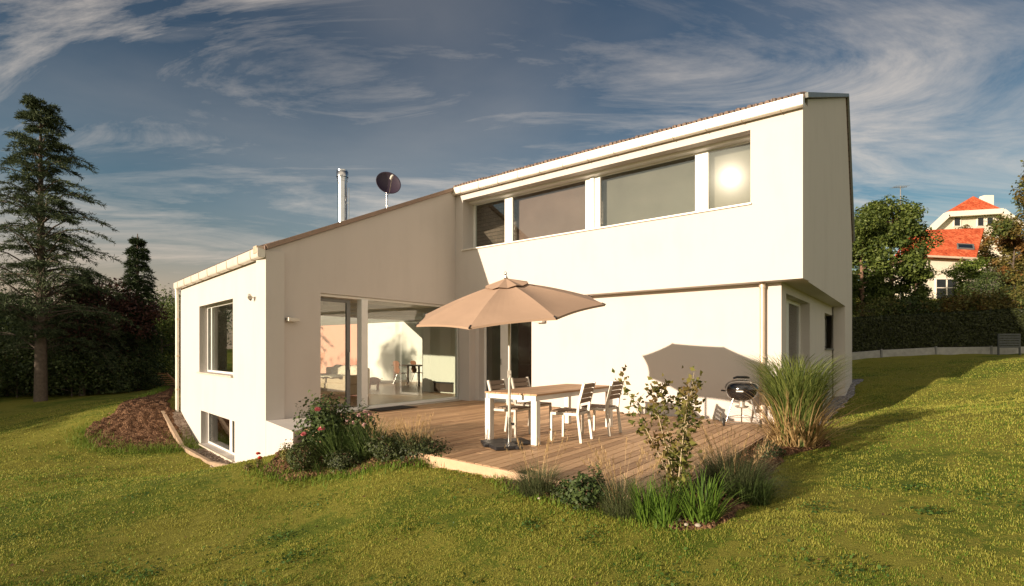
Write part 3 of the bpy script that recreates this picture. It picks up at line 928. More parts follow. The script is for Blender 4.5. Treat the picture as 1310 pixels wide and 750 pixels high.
# rounded tile ends showing along the eaves
b = MB()
nt_ = 84
for i in range(nt_):
    q = C + w * (lC * (i + .5) / nt_) - nin * .10
    up = Vector((nin.x, nin.y, (Z_RIDGE - Z_EAVE) / (sd.dot(nin) * lR)))
    a0 = Vector((q.x, q.y, Z_EAVE + .035))
    b.tube([a0 + Vector((0, 0, random.uniform(-.012, .012))), a0 + up * .5], .045, 8)
part(b, 'eave_tiles', M['tiles'], rf)
b = MB(); nt_ = 60
for i in range(nt_):
    q = A + dA * (lA * (i + .5) / nt_) - iA * .08
    a0 = Vector((q.x, q.y, Z_WING + .02)); b.tube([a0, a0 + Vector((iA.x, iA.y, .42)) * .4], .04, 8)
part(b, 'eave_tiles', M['tiles'], rf)
# metal verge caps
b = MB()
b.bar((*(D + w * .06 + sd * .0), Z_EAVE + .03), (*(R + w * .06), Z_RIDGE + .03), .05, .085); b.bar((*(R + w * .06), Z_RIDGE + .03), (*(Fp + w * .06), Z_BACK + .03), .05, .085)
part(b, 'verge_flashing', simple('grey_flashing', (.22, .23, .22), .5, .4), rf)
b = MB(); b.bar((*(B + w * .03), Z_WING + .03), (*(C + w * .03), Z_EAVE + .03), .06, .09)
part(b, 'verge_flashing', simple('brown_flashing', (.28, .2, .15), .5, .3), rf)

# ------------------------------------------------------------------ gutters and downpipes
def gutter(O, d, out_, l0, l1, z, wdt=.15, hgt=.17):
    b = MB(); prof = []
    for i in range(9):
        t = math.pi * i / 8
        prof.append((-math.copysign(abs(math.cos(t)) ** .32, math.cos(t)) * wdt / 2 + wdt / 2 + .012, -math.sin(t) ** .45 * hgt))
    prof = [(prof[0][0], .0)] + prof[1:-1] + [(prof[-1][0], .015)]
    inner = [(x_ + (.008 if i < 4 else -.008 if i > 4 else 0), z_ + .008) for i, (x_, z_) in enumerate(prof)]
    ring = prof + inner[::-1]
    n_ = len(ring); vs = []
    for s in (l0, l1):
        for x_, z_ in ring: vs.append((O.x + d.x * s + out_.x * x_, O.y + d.y * s + out_.y * x_, z + z_))
    fs = [(i, (i + 1) % n_, n_ + (i + 1) % n_, n_ + i) for i in range(n_)]
    b.add(vs, fs)
    k_ = len(prof)
    for e0 in (0, n_): b.add(vs[e0:e0 + k_], [tuple(range(k_))])
    return b


def brackets(O, d, out_, l0, l1, n_, z, g_, wdt=.15, hgt=.17):
    for i in range(n_):
        b = MB()
        s = l0 + (l1 - l0) * (i + .5) / n_
        q = lambda x_, z_: (O.x + d.x * s + out_.x * x_, O.y + d.y * s + out_.y * x_, z + z_)
        pts = [q(-math.copysign(abs(math.cos(math.pi * j / 8)) ** .32, math.cos(math.pi * j / 8)) * (wdt / 2 + .004) + wdt / 2 + .012, -(abs(math.sin(math.pi * j / 8)) ** .45) * (hgt + .004)) for j in range(9)]
        for a_, c_ in zip(pts[:-1], pts[1:]): b.bar(a_, c_, .018, .005, (d.x, d.y, 0))
        b.bar(pts[-1], q(0.0, .02), .025, .006)
        part(b, 'bracket', M['copper'], g_)


oC = -nin; oA = -iA
g = part(gutter(C, w, oC, -.02, lC + .03, Z_EAVE - .02), 'gutter', M['zinc']); brackets(C, w, oC, 0, lC, 13, Z_EAVE - .02, g)
g = part(gutter(A, dA, oA, -.15, lA + .02, Z_WING - .02), 'gutter', M['zinc']); brackets(A, dA, oA, 0, lA, 9, Z_WING - .02, g)
b = MB(); e = B + dA * .0 - iA * .1
b.box((e.x - dA.x * .12, e.y - dA.y * .12, Z_WING - .03), (.2, .15, .15), math.atan2(dA.y, dA.x))
part(b, 'gutter_end_box', M['copper'], g, bevel=.01)
# far left downpipe with swan neck
q = A - dA * .06 - iA * .08; top_ = A - dA * .02 - iA * .1
dpp = part(MB().tube([(top_.x, top_.y, Z_WING - .14), (top_.x, top_.y, Z_WING - .32), (q.x, q.y, Z_WING - .62), (q.x, q.y, -.5)], .05, 12), 'downpipe', M['zinc'])
for z in (.2, 1.2, 2.3): part(MB().tube([(q.x, q.y, z), (q.x, q.y, z + .05)], .058, 12), 'pipe_clip', M['copper'], dpp)
# right downpipe on the recessed front
sR = on_wall(Cl, dL, 977, 450)[0]
q = on_plane(Cl, dL, iL, sR, 0, -.09)
dpp = part(MB().tube([(q.x, q.y, Z_SOF - .004), (q.x, q.y, -.05)], .048, 14), 'downpipe', M['copper'])
for z in (1.0, 1.25): part(MB().tube([(q.x, q.y, z), (q.x, q.y, z + .04)], .06, 12), 'pipe_clip', M['copper'], dpp)
part(MB().tube([(q.x, q.y, Z_SOF - .1), (q.x, q.y, Z_SOF - .006)], .06, 12), 'pipe_collar', M['copper'], dpp)
part(MB().tube([(q.x, q.y, -.05), (q.x, q.y, .95)], .053, 12), 'standpipe', M['copper'], dpp)

# ------------------------------------------------------------------ flue and dish
fl = at_depth(438, 284, 16.0)
b = MB().tube([(fl.x, fl.y, fl.z - .5), (fl.x, fl.y, fl.z + 1.45)], .135, 22)
fp = part(b, 'chimney_flue', M['steel'], rf)
b = MB()
for z, r in ((.72, .142), (1.18, .15), (1.25, .15)): b.tube([(fl.x, fl.y, fl.z + z), (fl.x, fl.y, fl.z + z + .03)], r, 22)
b.lathe([(.17, 1.3), (.17, 1.46), (.15, 1.47), (.15, 1.31)], 22, (fl.x, fl.y, fl.z))
b.tube([(fl.x, fl.y, fl.z + 1.46), (fl.x, fl.y, fl.z + 1.50)], .165, 22)
b.tube([(fl.x + .19, fl.y, fl.z - .3), (fl.x + .19, fl.y, fl.z + 1.0)], .012, 6); b.bar((fl.x + .19, fl.y, fl.z + .55), (fl.x, fl.y, fl.z + .55), .02, .02)
part(b, 'flue_collar', M['steel'], rf)
ds = at_depth(495, 264, 16.0)
dish = empty('satellite_dish', ds, 0, 'round dark satellite dish on a pole above the wing roof', 'satellite dish')
c = at_depth(497, 234, 15.9)
ax = Vector((.42, -.86, .30)).normalized()
mt = ax.to_track_quat('Z', 'Y').to_matrix().to_4x4()
MB().lathe([(0.001, -.09), (.12, -.082), (.24, -.055), (.33, -.01), (.36, .012), (.365, .006), (.34, -.03), (.24, -.072), (.12, -.098), (.001, -.106)], 36, c, mt).build('reflector', M['dish'], dish, ds)
u_ = mt @ Vector((1, 0, 0)); vv = mt @ Vector((0, 1, 0)); dn = u_ if u_.z < vv.z else vv
dn = min((u_, -u_, vv, -vv), key=lambda q_: q_.z)
foot = c + dn * .33 - ax * .02; feed = c + ax * .42 + dn * .06
b = MB().tube([foot - ax * .06, foot + ax * .05, feed], .013, 8); b.tube([c - ax * .1, c - ax * .16 + Vector((0, 0, -.1)), (ds.x, ds.y, c.z - .3)], .025, 8)
b.build('feed_arm', M['steel'], dish, ds)
MB().tube([feed - ax * .12, feed - ax * .02, feed + ax * .05], [.038, .04, .028], 12).build('feed_horn', M['alu_white'], dish, ds)
MB().tube([(ds.x, ds.y, ds.z - .45), (ds.x, ds.y, c.z - .08)], .024, 12).build('pole', M['steel'], dish, ds)

# ------------------------------------------------------------------ inside
FL = .012
inner = [B + (iA + iB * .3) * .34, Vector(A) + iA * .36 + dA * .05, back0 + Vector((.6, -.5)), Fp - w * .6 - sd * .5, Dl + iL * .3 - dL * .5, Cl + iL * .2, C - dB * .02 + iB * .05]
part(MB().prism([(q.x, q.y) for q in inner], -.28, FL), 'interior_floor', M['inner_floor'])
cl = [B + iA * .35 + iB * .35, A + iA * .36 + dG * .3, back0 - w * -.5, C + nin * 3 - w * .5, C - w * .02 + iB * .35]
part(MB().prism([B + dB * .3 + iB * .37, B + iB * 1.7 + iA * .36, C + iB * 1.7 + nin * .3, C + iB * .37 + nin * .02], zg + .02, zg + .12), 'interior_ceiling', M['inner_white'])
for k_ in range(3):
    q_ = B + iB * (2.6 + 1.5 * k_)
    part(MB().bar((q_.x + dB.x * 3.2, q_.y + dB.y * 3.2, zg + .12), (q_.x + dB.x * 11, q_.y + dB.y * 11, zg + .12), .22, .26), 'ceiling_beam', M['inner_white'])
# partition in line with the long front, then the deep room behind
pe = Vector((-2.5, 18.0)) - w * .68
part(wall(pe, w, nin, 4.2, FL, 2.66, 2.66, .12), 'partition', M['inner_white'])
part(wall(pe + nin * .125, nin, w, 3.4, FL, 2.66, 2.66, .1), 'partition', M['inner_white'])
dp = Vector((-4.9, 24.3))
part(wall(dp - w * 2.5, w, nin, 6.4, FL, 2.66, 2.66, .12), 'partition', M['inner_white'])
part(wall(dp - w * 8.0, w, nin, 5.49, FL, 2.66, 2.66, .12), 'feature_wall', M['inner_pink'])
part(wall(Cl + iL * 3.2 , dL, iL, lL - .6, FL, 2.66, 2.66, .12), 'partition', M['inner_white'])
part(pbox(MB(), C, w, nin, .6, lC - .5, Z_SOF + .3, 5.4, 4.6, 4.7), 'partition', M['inner_white'])

# interior furniture
sf = on_level(432, 506, FL)
sofa = empty('sofa', sf, rad(-35), 'pale sofa behind the open sliding glass', 'sofa')
def lb(parent, name, mat, c, s, bev=.05):
    o = MB().box(c, s).build(name, mat, parent); 
    bm_ = o.modifiers.new("bevel", 'BEVEL'); bm_.width = bev; bm_.segments = 3
    return o
M['sofa'] = simple('sofa_cloth', (.55, .42, .30), .95, var=.1, bmp=.3, bscale=120)
M['throw'] = simple('throw_cloth', (.72, .62, .50), .95, var=.25, scale=9, bmp=.6, bscale=40)
lb(sofa, 'base', M['sofa'], (0, 0, .24), (1.9, .9, .36)); lb(sofa, 'backrest', M['sofa'], (0, .36, .6), (1.9, .22, .5)); lb(sofa, 'armrest', M['sofa'], (-.88, 0, .5), (.18, .9, .3)); lb(sofa, 'armrest', M['sofa'], (.88, 0, .5), (.18, .9, .3))
lb(sofa, 'seat_cushion', M['sofa'], (-.42, -.06, .48), (.8, .74, .16)); lb(sofa, 'seat_cushion', M['sofa'], (.42, -.06, .48), (.8, .74, .16))
b = MB(); nx_, ny_ = 14, 12; vs = []
for i in range(nx_ + 1):
    for j in range(ny_ + 1):
        x_ = -.55 + 1.25 * i / nx_; t = j / ny_ * 1.5
        y_, z_ = ((.2, .93 - t * .0) if False else (.42 - t, .875)) if t < .2 else ((.2, .875 - (t - .2)) if t < .48 else (.2 - (t - .48) * .9, .59))
        vs.append((x_, y_, z_ + .03 * random.random() + .02 * math.sin(i * 1.3)))
b.add(vs, [(i * (ny_ + 1) + j, (i + 1) * (ny_ + 1) + j, (i + 1) * (ny_ + 1) + j + 1, i * (ny_ + 1) + j + 1) for i in range(nx_) for j in range(ny_)], True)
th = b.build('throw_blanket', M['throw'], None)
th.matrix_world = Matrix.Translation(sf) @ Matrix.Rotation(rad(-35), 4, 'Z'); tag(th, 'crumpled cream blanket thrown over the sofa back', 'blanket')
th.modifiers.new("thick", 'SOLIDIFY').thickness = .02
# indoor dining table and shell chairs
tb = Vector((-3.95, 21.9, FL))
tab = empty('dining_table', tb, math.atan2(w.y, w.x), 'dark dining table inside the house behind the shell chairs', 'table')
M['dark_wood'] = simple('dark_wood', (.06, .035, .022), .4, var=.2)
lb(tab, 'tabletop', M['dark_wood'], (0, 0, .78), (1.7, .85, .04), .008)
for x_ in (-.75, .75):
    for y_ in (-.35, .35): lb(tab, 'leg', M['dark_wood'], (x_, y_, .38), (.06, .06, .76), .006)
M['shell'] = simple('brown_shell', (.22, .10, .055), .4, var=.15)


def shell_chair():
    r = empty('shell_chair', (0, 0, 0), 0, 'x', 'chair', 'shell chairs at the indoor table')
    b = MB(); prof = []
    outl = [(.10, .47), (.16, .52), (.19, .60), (.13, .70), (.17, .78), (.20, .86), (.16, .93), (.08, .955), (-.08, .955), (-.16, .93), (-.20, .86), (-.17, .78), (-.13, .70), (-.19, .60), (-.16, .52), (-.10, .47)]
    b.add([(x_, -.20 - (z_ - .47) * .15, z_) for x_, z_ in outl] + [(x_, -.185 - (z_ - .47) * .15, z_) for x_, z_ in outl],
          [tuple(range(16)), tuple(range(31, 15, -1))] + [(i, (i + 1) % 16, 16 + (i + 1) % 16, 16 + i) for i in range(16)])
    b.build('backrest', M['shell'], r)
    MB().box((0, 0, .46), (.42, .42, .025)).build('seat', M['shell'], r, bevel=.01)
    for x_ in (-1, 1):
        for y_ in (-1, 1): MB().tube([(x_ * .1, y_ * .1, .45), (x_ * .22, y_ * .23, 0)], .011, 8).build('leg', M['steel'], r)
    return r


sc1 = shell_chair(); sc1.location = on_level(513, 492, FL); sc1.rotation_euler.z = rad(-38); sc1['label'] = 'brown shell chair indoors, the left one in front of the white wall'
sc2 = copy_tree(sc1); sc2.location = on_level(535, 491, FL); sc2.rotation_euler.z = rad(-44); sc2['label'] = 'brown shell chair indoors, the right one half behind the glass edge'
# small pink toy animal on the floor
ta = on_level(478, 497, FL)
toy = empty('toy_animal', ta, rad(20), 'small pink toy animal standing on the parquet behind the glass', 'toy')
M['toy'] = simple('toy_pink', (.50, .20, .17), .7, var=.15)
b = MB(); b.ball((0, 0, .27), (.25, .13, .14)); b.ball((-.27, 0, .34), (.11, .09, .10)); b.tube([(-.22, 0, .32), (-.12, 0, .28)], [.09, .12], 10); b.tube([(-.36, 0, .31), (-.42, 0, .30)], [.05, .042], 10)
for x_ in (-.15, .15):
    for y_ in (-.07, .07): b.tube([(x_, y_, .22), (x_, y_, .1), (x_ - .01, y_, 0)], [.055, .04, .042], 8)
for y_ in (-.06, .06): b.tube([(-.24, y_, .41), (-.23, y_ * 1.4, .48)], [.035, .008], 6)
b.tube([(.24, 0, .31), (.31, 0, .36), (.33, .02, .32)], [.014, .012, .008], 6)
b.build('body', M['toy'], toy)
# low dark box by the inner corner
bx = on_level(558, 503.5, FL)
chest = empty('low_chest', bx, math.atan2(w.y, w.x), 'low dark chest on the floor by the inner white wall', 'chest')
lb(chest, 'body', M['dark_wood'], (0, .5, .17), (.9, .4, .28), .01); lb(chest, 'lid', M['black_plastic'], (0, .5, .335), (.92, .42, .04), .008)
# ------------------------------------------------------------------ the deck
M['deck'] = wood_mat('deck_boards', (0.21, 0.115, 0.06), (0.66, 0.435, 0.25), rz=math.atan2(bd.y, bd.x), grain=11, rough=.6, island=.42)
M['fascia'] = wood_mat('deck_fascia', (0.36, 0.22, 0.13), (0.62, 0.44, 0.29), rz=math.atan2((P - B).y, (P - B).x), grain=12)
DKO = Vector((0, 9, 0))
deck = empty('wooden_deck', DKO, 0, 'brown wooden deck of long boards in front of the terrace glazing', 'deck')
b = MB(); nb = 58
dk0, dk1 = B + dB * .0, Vector(Cl)
PB, PD = P, Dl
for i in range(nb):
    t0_, t1_ = (i + .03) / nb, (i + .965) / nb
    if i == 0: t0_ = .022 * 1.0
    a0 = B.lerp(PB, t0_); a1 = B.lerp(PB, t1_); c0 = Cl.lerp(PD, t0_); c1 = Cl.lerp(PD, t1_)
    cuts = sorted({0.0, 1.0, *[(i * .37 + k * .44 + random.random() * .03) % 1 for k in range(2)]})
    for f0, f1 in zip(cuts[:-1], cuts[1:]):
        if f1 - f0 < .06: continue
        dz = random.uniform(-.0015, .0015)
        e = .0004
        q = [a0.lerp(c0, f0 + e), a1.lerp(c1, f0 + e), a1.lerp(c1, f1 - e), a0.lerp(c0, f1 - e)]
        if q[0].lerp(q[2], .5) is None: continue
        b.hexa([(x.x, x.y, -.028) for x in q] + [(x.x, x.y, 0 + dz) for x in q])
dk = b.build('deck_boards', M['deck'], deck, DKO)
bv = dk.modifiers.new("bevel", 'BEVEL'); bv.width = .004; bv.segments = 1; bv.limit_method = 'ANGLE'
MB().prism([B.lerp(P, .03), P - (P - B).normalized() * .03, Dl - bd * .1, Cl], -.2, -.034).build('deck_frame', M['rubber'], deck, DKO)
pbd = (P - B).normalized(); outp = Vector((pbd.y, -pbd.x)); 
if outp.y > 0: outp = -outp
b = MB(); q0 = B + pbd * 1.9 + outp * .002
for s0_, s1_ in ((1.9, 5.1), (5.103, 7.0), (7.003, (P - B).length + .02)):
    pbox(b, B, pbd, outp, s0_, s1_, -.17, -.004, .002, .028)
b.build('fascia', M['fascia'], deck, DKO, .003)
pe_ = (Dl - P).normalized(); oe = Vector((pe_.y, -pe_.x)); oe = oe if oe.x > 0 else -oe
b = MB(); pbox(b, P, pe_, oe, -.02, (Dl - P).length - .35, -.17, -.004, .002, .028); b.build('fascia', M['fascia'], deck, DKO, .003)

# plinth beside it
q1_ = on_level(375, 553, 0); q1_ = Vector((q1_.x, q1_.y)); on_line = B + pbd * 1.95
plin = [B + dA * .001 - iA * .001 - Vector((.0, .0)), q1_, on_line + outp * .06, on_line - outp * .5, B + dB * .8]
o = MB().prism([(q.x, q.y) for q in [B + dA * .012, q1_, Vector(on_level(397, 546, 0)[:2]), B + dB * (on_wall(B, dB, 400, 500)[0]) + iB * .01, B + dB * .02 + iB * .01]], -1.4, .012).build('plinth', M['plaster'], None, (B.x + .6, B.y - .8, -.8), .006)
tag(o, 'low white rendered plinth between the wing corner and the deck', 'plinth')

# edging board by the basement gravel
b = MB()
e0 = Vector((GRAVEL_L[0].x, GRAVEL_L[0].y)); e1 = Vector((GRAVEL_L[4].x, GRAVEL_L[4].y)); e2 = Vector((GRAVEL_L[3].x, GRAVEL_L[3].y))
n_ = 7
for a_, c_, n_ in ((e0, e1, 3), (e1, e2, 1)):
    for i in range(n_):
        s_, t_ = a_.lerp(c_, i / n_ + .002), a_.lerp(c_, (i + 1) / n_ - .002)
        b.bar((s_.x, s_.y, g1(s_.x, s_.y) - .05), (t_.x, t_.y, g1(t_.x, t_.y) - .05), .085, .26)
M['edging'] = simple('tan_edging', (.34, .25, .17), .9, var=.25, scale=9, bmp=.3)
o = b.build('edging_kerb', M['edging'], None, (e0.x, e0.y, g1(e0.x, e0.y)), .003)
tag(o, 'tan concrete edging running along the gravel below the basement window', 'edging')

# door mat
mt_ = on_level(503, 522.5, 0)
ang = math.atan2(dB.y, dB.x)
o = MB().box((mt_.x, mt_.y - .12, .012), (1.15, .55, .016), ang).build('door_mat', M['mat_fibre'], None, (mt_.x, mt_.y, .004), .004)
tag(o, 'dark door mat on the deck in front of the sliding door', 'door mat')

# ------------------------------------------------------------------ wall lamps
def wall_lamp(loc, ang, label):
    r = empty('wall_lamp', loc, ang, label, 'lamp', 'wall lamps of the house')
    MB().box((0, .012, 0), (.10, .022, .10)).build('back_plate', M['alu'], r, bevel=.003)
    MB().box((0, .085, .0), (.24, .12, .075)).build('housing', M['alu'], r, bevel=.006)
    MB().box((0, .085, -.041), (.2, .09, .008)).build('diffuser', M['white_frame'], r)
    return r


s_, z_ = on_wall(B, dB, 371, 409); q = on_plane(B, dB, iB, s_, z_, -.001)
wall_lamp(q, math.atan2(-iB.y, -iB.x) - rad(90), 'small box wall lamp on the shaded wall of the wing')
s_, z_ = on_wall(Cl, dL, 693, 411); q = on_plane(Cl, dL, iL, s_, z_, -.001)
wall_lamp(q, math.atan2(-iL.y, -iL.x) - rad(90), 'small box wall lamp just below the right part of the parasol')
s_, z_ = on_wall(A, dA, 327, 382); q = on_plane(A, dA, iA, s_, z_, -.001)
r = empty('security_light', q, math.atan2(-iA.y, -iA.x) - rad(90), 'small bracket light near the top of the sunlit wing wall', 'light')
MB().tube([(0, 0, 0), (0, .02, 0)], .04, 12).build('back_plate', M['steel'], r)
MB().tube([(0, .02, 0), (0, .1, .05), (-.07, .16, .05), (-.18, .17, .03)], .011, 8).build('arm', M['steel'], r)
MB().tube([(-.17, .17, .05), (-.24, .18, -.01)], [.03, .045], 12).build('lamp_head', M['alu'], r)
MB().tube([(.07, .06, .02), (.10, .08, -.03)], [.022, .03], 12).build('sensor', M['black_plastic'], r)

# ------------------------------------------------------------------ table
M['teak'] = wood_mat('teak_slats', (0.34, 0.19, 0.10), (0.66, 0.43, 0.25), rz=0, grain=14, rough=.6, island=.5)
M['slat_grey'] = wood_mat('grey_slats', (0.15, 0.105, 0.075), (0.30, 0.225, 0.16), rz=0, grain=14, rough=.6, island=.4)
TA = math.atan2(.80, .60)
TC = Vector((.655 * S, 8.60 * S, 0))
TLn, TWd = 2.30 * S, .92 * S
tbl = empty('garden_table', TC, TA, 'wooden topped garden table with white legs on the deck', 'table')
b = MB()
for i in range(9):
    y_ = -TWd / 2 + (i + .5) * TWd / 9
    b.box((0, y_, .74), (TLn - .012, TWd / 9 - .006, .026))
b.build('tabletop', M['teak'], tbl, bevel=.003)
b = MB()
for y_ in (-1, 1): b.box((0, y_ * (TWd / 2 - .05), .69), (TLn - .02, .055, .072))
for x_ in (-1, 1): b.box((x_ * (TLn / 2 - .05), 0, .69), (.055, TWd - .16, .072))
for x_ in (-.35, .35): b.box((x_, 0, .705), (.04, TWd - .16, .035))
b.build('apron', M['alu_white'], tbl, bevel=.003)
for x_ in (-1, 1):
    for y_ in (-1, 1):
        lg = MB().box((x_ * (TLn / 2 - .058), y_ * (TWd / 2 - .058), .328), (.1, .1, .648)).build('leg', M['alu_white'], tbl, bevel=.004)
        MB().box((x_ * (TLn / 2 - .058), y_ * (TWd / 2 - .058), .004), (.085, .085, .008)).build('foot', M['black_plastic'], lg)


def garden_chair():
    r = empty('garden_chair', (0, 0, 0), 0, 'x', 'chair', 'slatted garden chairs round the table')
    for s_ in (-1, 1):       # chair faces +y
        x_ = s_ * .225
        MB().bar((x_, .22, 0), (x_, .215, .44), .035, .035, (0, 1, 0)).build('leg', M['alu'], r, bevel=.003)
        b = MB(); pts = [(x_, -.27, 0), (x_, -.215, .43), (x_, -.235, .60), (x_, -.315, .90)]
        for a_, c_ in zip(pts[:-1], pts[1:]): b.bar(a_, c_, .035, .04, (0, 1, 0))
        b.build('leg', M['alu'], r, bevel=.003)
    b = MB()
    for x_ in (-.225, .225): b.bar((x_, -.21, .425), (x_, .23, .425), .03, .04)
    b.bar((-.21, .215, .425), (.21, .215, .425), .03, .04); b.bar((-.21, -.2, .425), (.21, -.2, .425), .03, .04)
    b.build('seat_frame', M['alu'], r, bevel=.003)
    b = MB()
    for i in range(6): b.box((0, -.155 + i * .075, .455), (.42, .066, .018))
    b.build('seat', M['slat_grey'], r, bevel=.003)
    b = MB()
    for i in range(4):
        z_ = .625 + i * .076; y_ = -.236 - (z_ - .60) * .267
        b.box((0, y_, z_), (.42, .018, .068), m=Matrix.Rotation(rad(15), 4, 'X'))
    b.build('backrest', M['slat_grey'], r, bevel=.003)
    return r


ud = Vector((math.cos(TA), math.sin(TA))); sdv = Vector((ud.y, -ud.x))      # along, and to the right of the table
ch = [(-.46, .60, 1, 8, 'slatted garden chair nearest the camera, on the right side of the table'),
      (.42, .66, 1, 3, 'slatted garden chair right of the table, the farther one by the white wall'),
      (-.60, .44, -1, 4, 'slatted garden chair partly hidden behind the parasol pole and left table leg'),
      (.20, .56, -1, -3, 'slatted garden chair left of the table, its back before the terrace door')]
c0 = garden_chair()
for i, (a_, s_, sgn, tw, lab) in enumerate(ch):
    o = c0 if i == 0 else copy_tree(c0)
    q = Vector((TC.x, TC.y)) + ud * a_ + sdv * (sgn * s_)
    o.location = (q.x, q.y, .002)
    o.rotation_euler.z = math.atan2(-sdv.y * sgn, -sdv.x * sgn) - rad(90) + rad(tw)
    o['label'] = lab

# ------------------------------------------------------------------ parasol
UB = Vector((-.035 * S, 7.42 * S, 0))
um = empty('parasol', UB, 0, 'brown octagonal parasol tilted towards the sun over the table', 'parasol')
M['canopy'] = simple('canopy_cloth', (.42, .29, .205), .9, var=.05, scale=4, bmp=.15, bscale=300)
nt = M['canopy'].node_tree
pr = [n_ for n_ in nt.nodes if n_.type == 'BSDF_PRINCIPLED'][0]; ou = [n_ for n_ in nt.nodes if n_.type == 'OUTPUT_MATERIAL'][0]
tr = nt.nodes.new("ShaderNodeBsdfTranslucent"); tr.inputs[0].default_value = (.40, .26, .18, 1); mx = nt.nodes.new("ShaderNodeMixShader"); mx.inputs[0].default_value = .12
L(nt, pr.outputs[0], mx.inputs[1]); L(nt, tr.outputs[0], mx.inputs[2]); L(nt, mx.outputs[0], ou.inputs[0])
HUBZ = 1.52
b = MB()
for a_ in (0, 90):
    b.box((0, 0, .032), (.80, .09, .04), rad(a_ + 22))
for i in range(3):
    aa = rad(22 + 45 + 90 * i); b.box((math.cos(aa) * .24, math.sin(aa) * .24, .032), (.33, .33, .05), rad(22))
b.build('base', M['black_plastic'], um, bevel=.01)
MB().tube([(0, 0, .02), (0, 0, .42)], .032, 16).build('base_sleeve', M['steel'], um)
MB().tube([(.03, 0, .32), (.075, 0, .32)], [.02, .02], 8).build('knob', M['black_plastic'], um)
MB().tube([(0, 0, .1), (0, 0, 1.86)], .0215, 16).build('pole', M['alu'], um)
b = MB().box((.0, -.05, 1.05), (.055, .07, .11)); b.tube([(0, -.08, 1.05), (0, -.14, 1.05), (.0, -.14, .98)], .008, 6)
b.build('crank', M['alu'], um, bevel=.006)
TILT = Matrix.Translation((0, 0, 1.99)) @ Matrix.Rotation(rad(13), 4, Vector((math.cos(rad(-28)), math.sin(rad(-28)), 0)))
# canopy local frame: rim at z=0, apex at z=h
RR, AH = 1.40, .40; YAW = rad(24)
sub = 6
def can_pt(k, t, u):      # panel k, t 0 apex..1 rim, u 0..1 across
    a0, a1 = YAW + k * math.pi / 4, YAW + (k + 1) * math.pi / 4
    p0 = Vector((math.cos(a0), math.sin(a0), 0)); p1 = Vector((math.cos(a1), math.sin(a1), 0))
    rr = .07 + (RR - .07) * t
    zz = AH * (1 - t) ** 1.0 - .05 * math.sin(math.pi * t) * 0
    zz = AH * (1 - t) + .055 * math.sin(math.pi * t) * .5
    q = p0.lerp(p1, u) * rr
    sag = 4 * u * (1 - u)
    q = q * (1 - .035 * sag * t)
    return TILT @ Vector((q.x, q.y, zz - .03 * sag * math.sin(math.pi * min(t, 1)) - .0 * sag + .012 * sag * t))
b = MB()
for k_ in range(8):
    vs = []; nT, nU = 8, 8
    for i in range(nT + 1):
        for j in range(nU + 1): vs.append(can_pt(k_, i / nT, j / nU))
    b.add(vs, [(i * (nU + 1) + j, (i + 1) * (nU + 1) + j, (i + 1) * (nU + 1) + j + 1, i * (nU + 1) + j + 1) for i in range(nT) for j in range(nU)])
    rim = [can_pt(k_, 1, j / nU) for j in range(nU + 1)]; low = [q + (TILT.to_3x3() @ Vector((0, 0, -.028))) for q in rim]
    b.add(rim + low, [(j, j + 1, nU + 2 + j, nU + 1 + j) for j in range(nU)])
cp = b.build('canopy', M['canopy'], um); sld = cp.modifiers.new("thick", 'SOLIDIFY'); sld.thickness = .004
b = MB()
for k_ in range(8):
    t_ = .30
    q = [can_pt(k_, 0.0, 0), can_pt(k_, .2, 0), can_pt(k_, .2, .5), can_pt(k_, .2, 1), can_pt(k_, 0.0, 1)]
    up = TILT.to_3x3() @ Vector((0, 0, .035)); top = TILT @ Vector((0, 0, AH + .06))
    b.add([q[1] + up, q[2] + up * .7, q[3] + up, top], [(0, 1, 3), (1, 2, 3)])
vc = b.build('vent_cap', M['canopy'], cp); sld = vc.modifiers.new("thick", 'SOLIDIFY'); sld.thickness = .004
b = MB()
for k_ in range(8):
    rb = MB().tube([TILT @ Vector((0, 0, AH - .03)), can_pt(k_, .5, 0) - Vector((0, 0, .022)), can_pt(k_, .985, 0) - Vector((0, 0, .02))], .008, 6).build('rib', M['alu'], um)
    MB().tube([TILT @ Vector((0, 0, .02)), can_pt(k_, .55, 0) - Vector((0, 0, .03))], .006, 6).build('strut', M['alu'], rb)
    MB().tube([can_pt(k_, .97, 0) + Vector((0, 0, .002)), can_pt(k_, 1.01, 0) - Vector((0, 0, .004))], .012, 6).build('rib_tip', M['black_plastic'], rb)
b = MB().tube([(0, 0, 1.84), TILT @ Vector((0, 0, .03)), TILT @ Vector((0, 0, AH + .05))], .019, 12); b.build('upper_pole', M['alu'], um)
b = MB().lathe([(.001, .0), (.03, .0), (.026, .03), (.012, .05), (.022, .075), (.014, .10), (.001, .105)], 14, TILT @ Vector((0, 0, AH + .05)), TILT.to_3x3().to_4x4()); b.build('finial', M['steel'], um)

# ------------------------------------------------------------------ kettle grill
gp = on_level(949, 545, 0)
gr = empty('kettle_grill', gp + Vector((0, 0, .001)), rad(-22), 'black kettle charcoal grill on wheels at the right end of the deck', 'grill')
b = MB().lathe([(.001, .455), (.10, .462), (.18, .492), (.24, .545), (.272, .61), (.285, .685), (.29, .69), (.28, .692), (.266, .62), (.23, .55), (.17, .505), (.001, .47)], 36)
b.build('bowl', M['enamel'], gr)
ld = MB().lathe([(.298, .688), (.296, .715), (.278, .765), (.235, .805), (.17, .832), (.09, .848), (.001, .852)], 36).build('lid', M['enamel'], gr)
b = MB().tube([(-.06, 0, .848), (-.05, 0, .895)], .009, 8); b.tube([(.06, 0, .848), (.05, 0, .895)], .009, 8)
b.build('handle_mount', M['steel'], ld)
MB().tube([(-.15, .0, .875), (-.08, 0, .9), (.08, 0, .9), (.13, 0, .89)], [.016, .024, .024, .017], 10).build('handle', M['black_plastic'], ld)
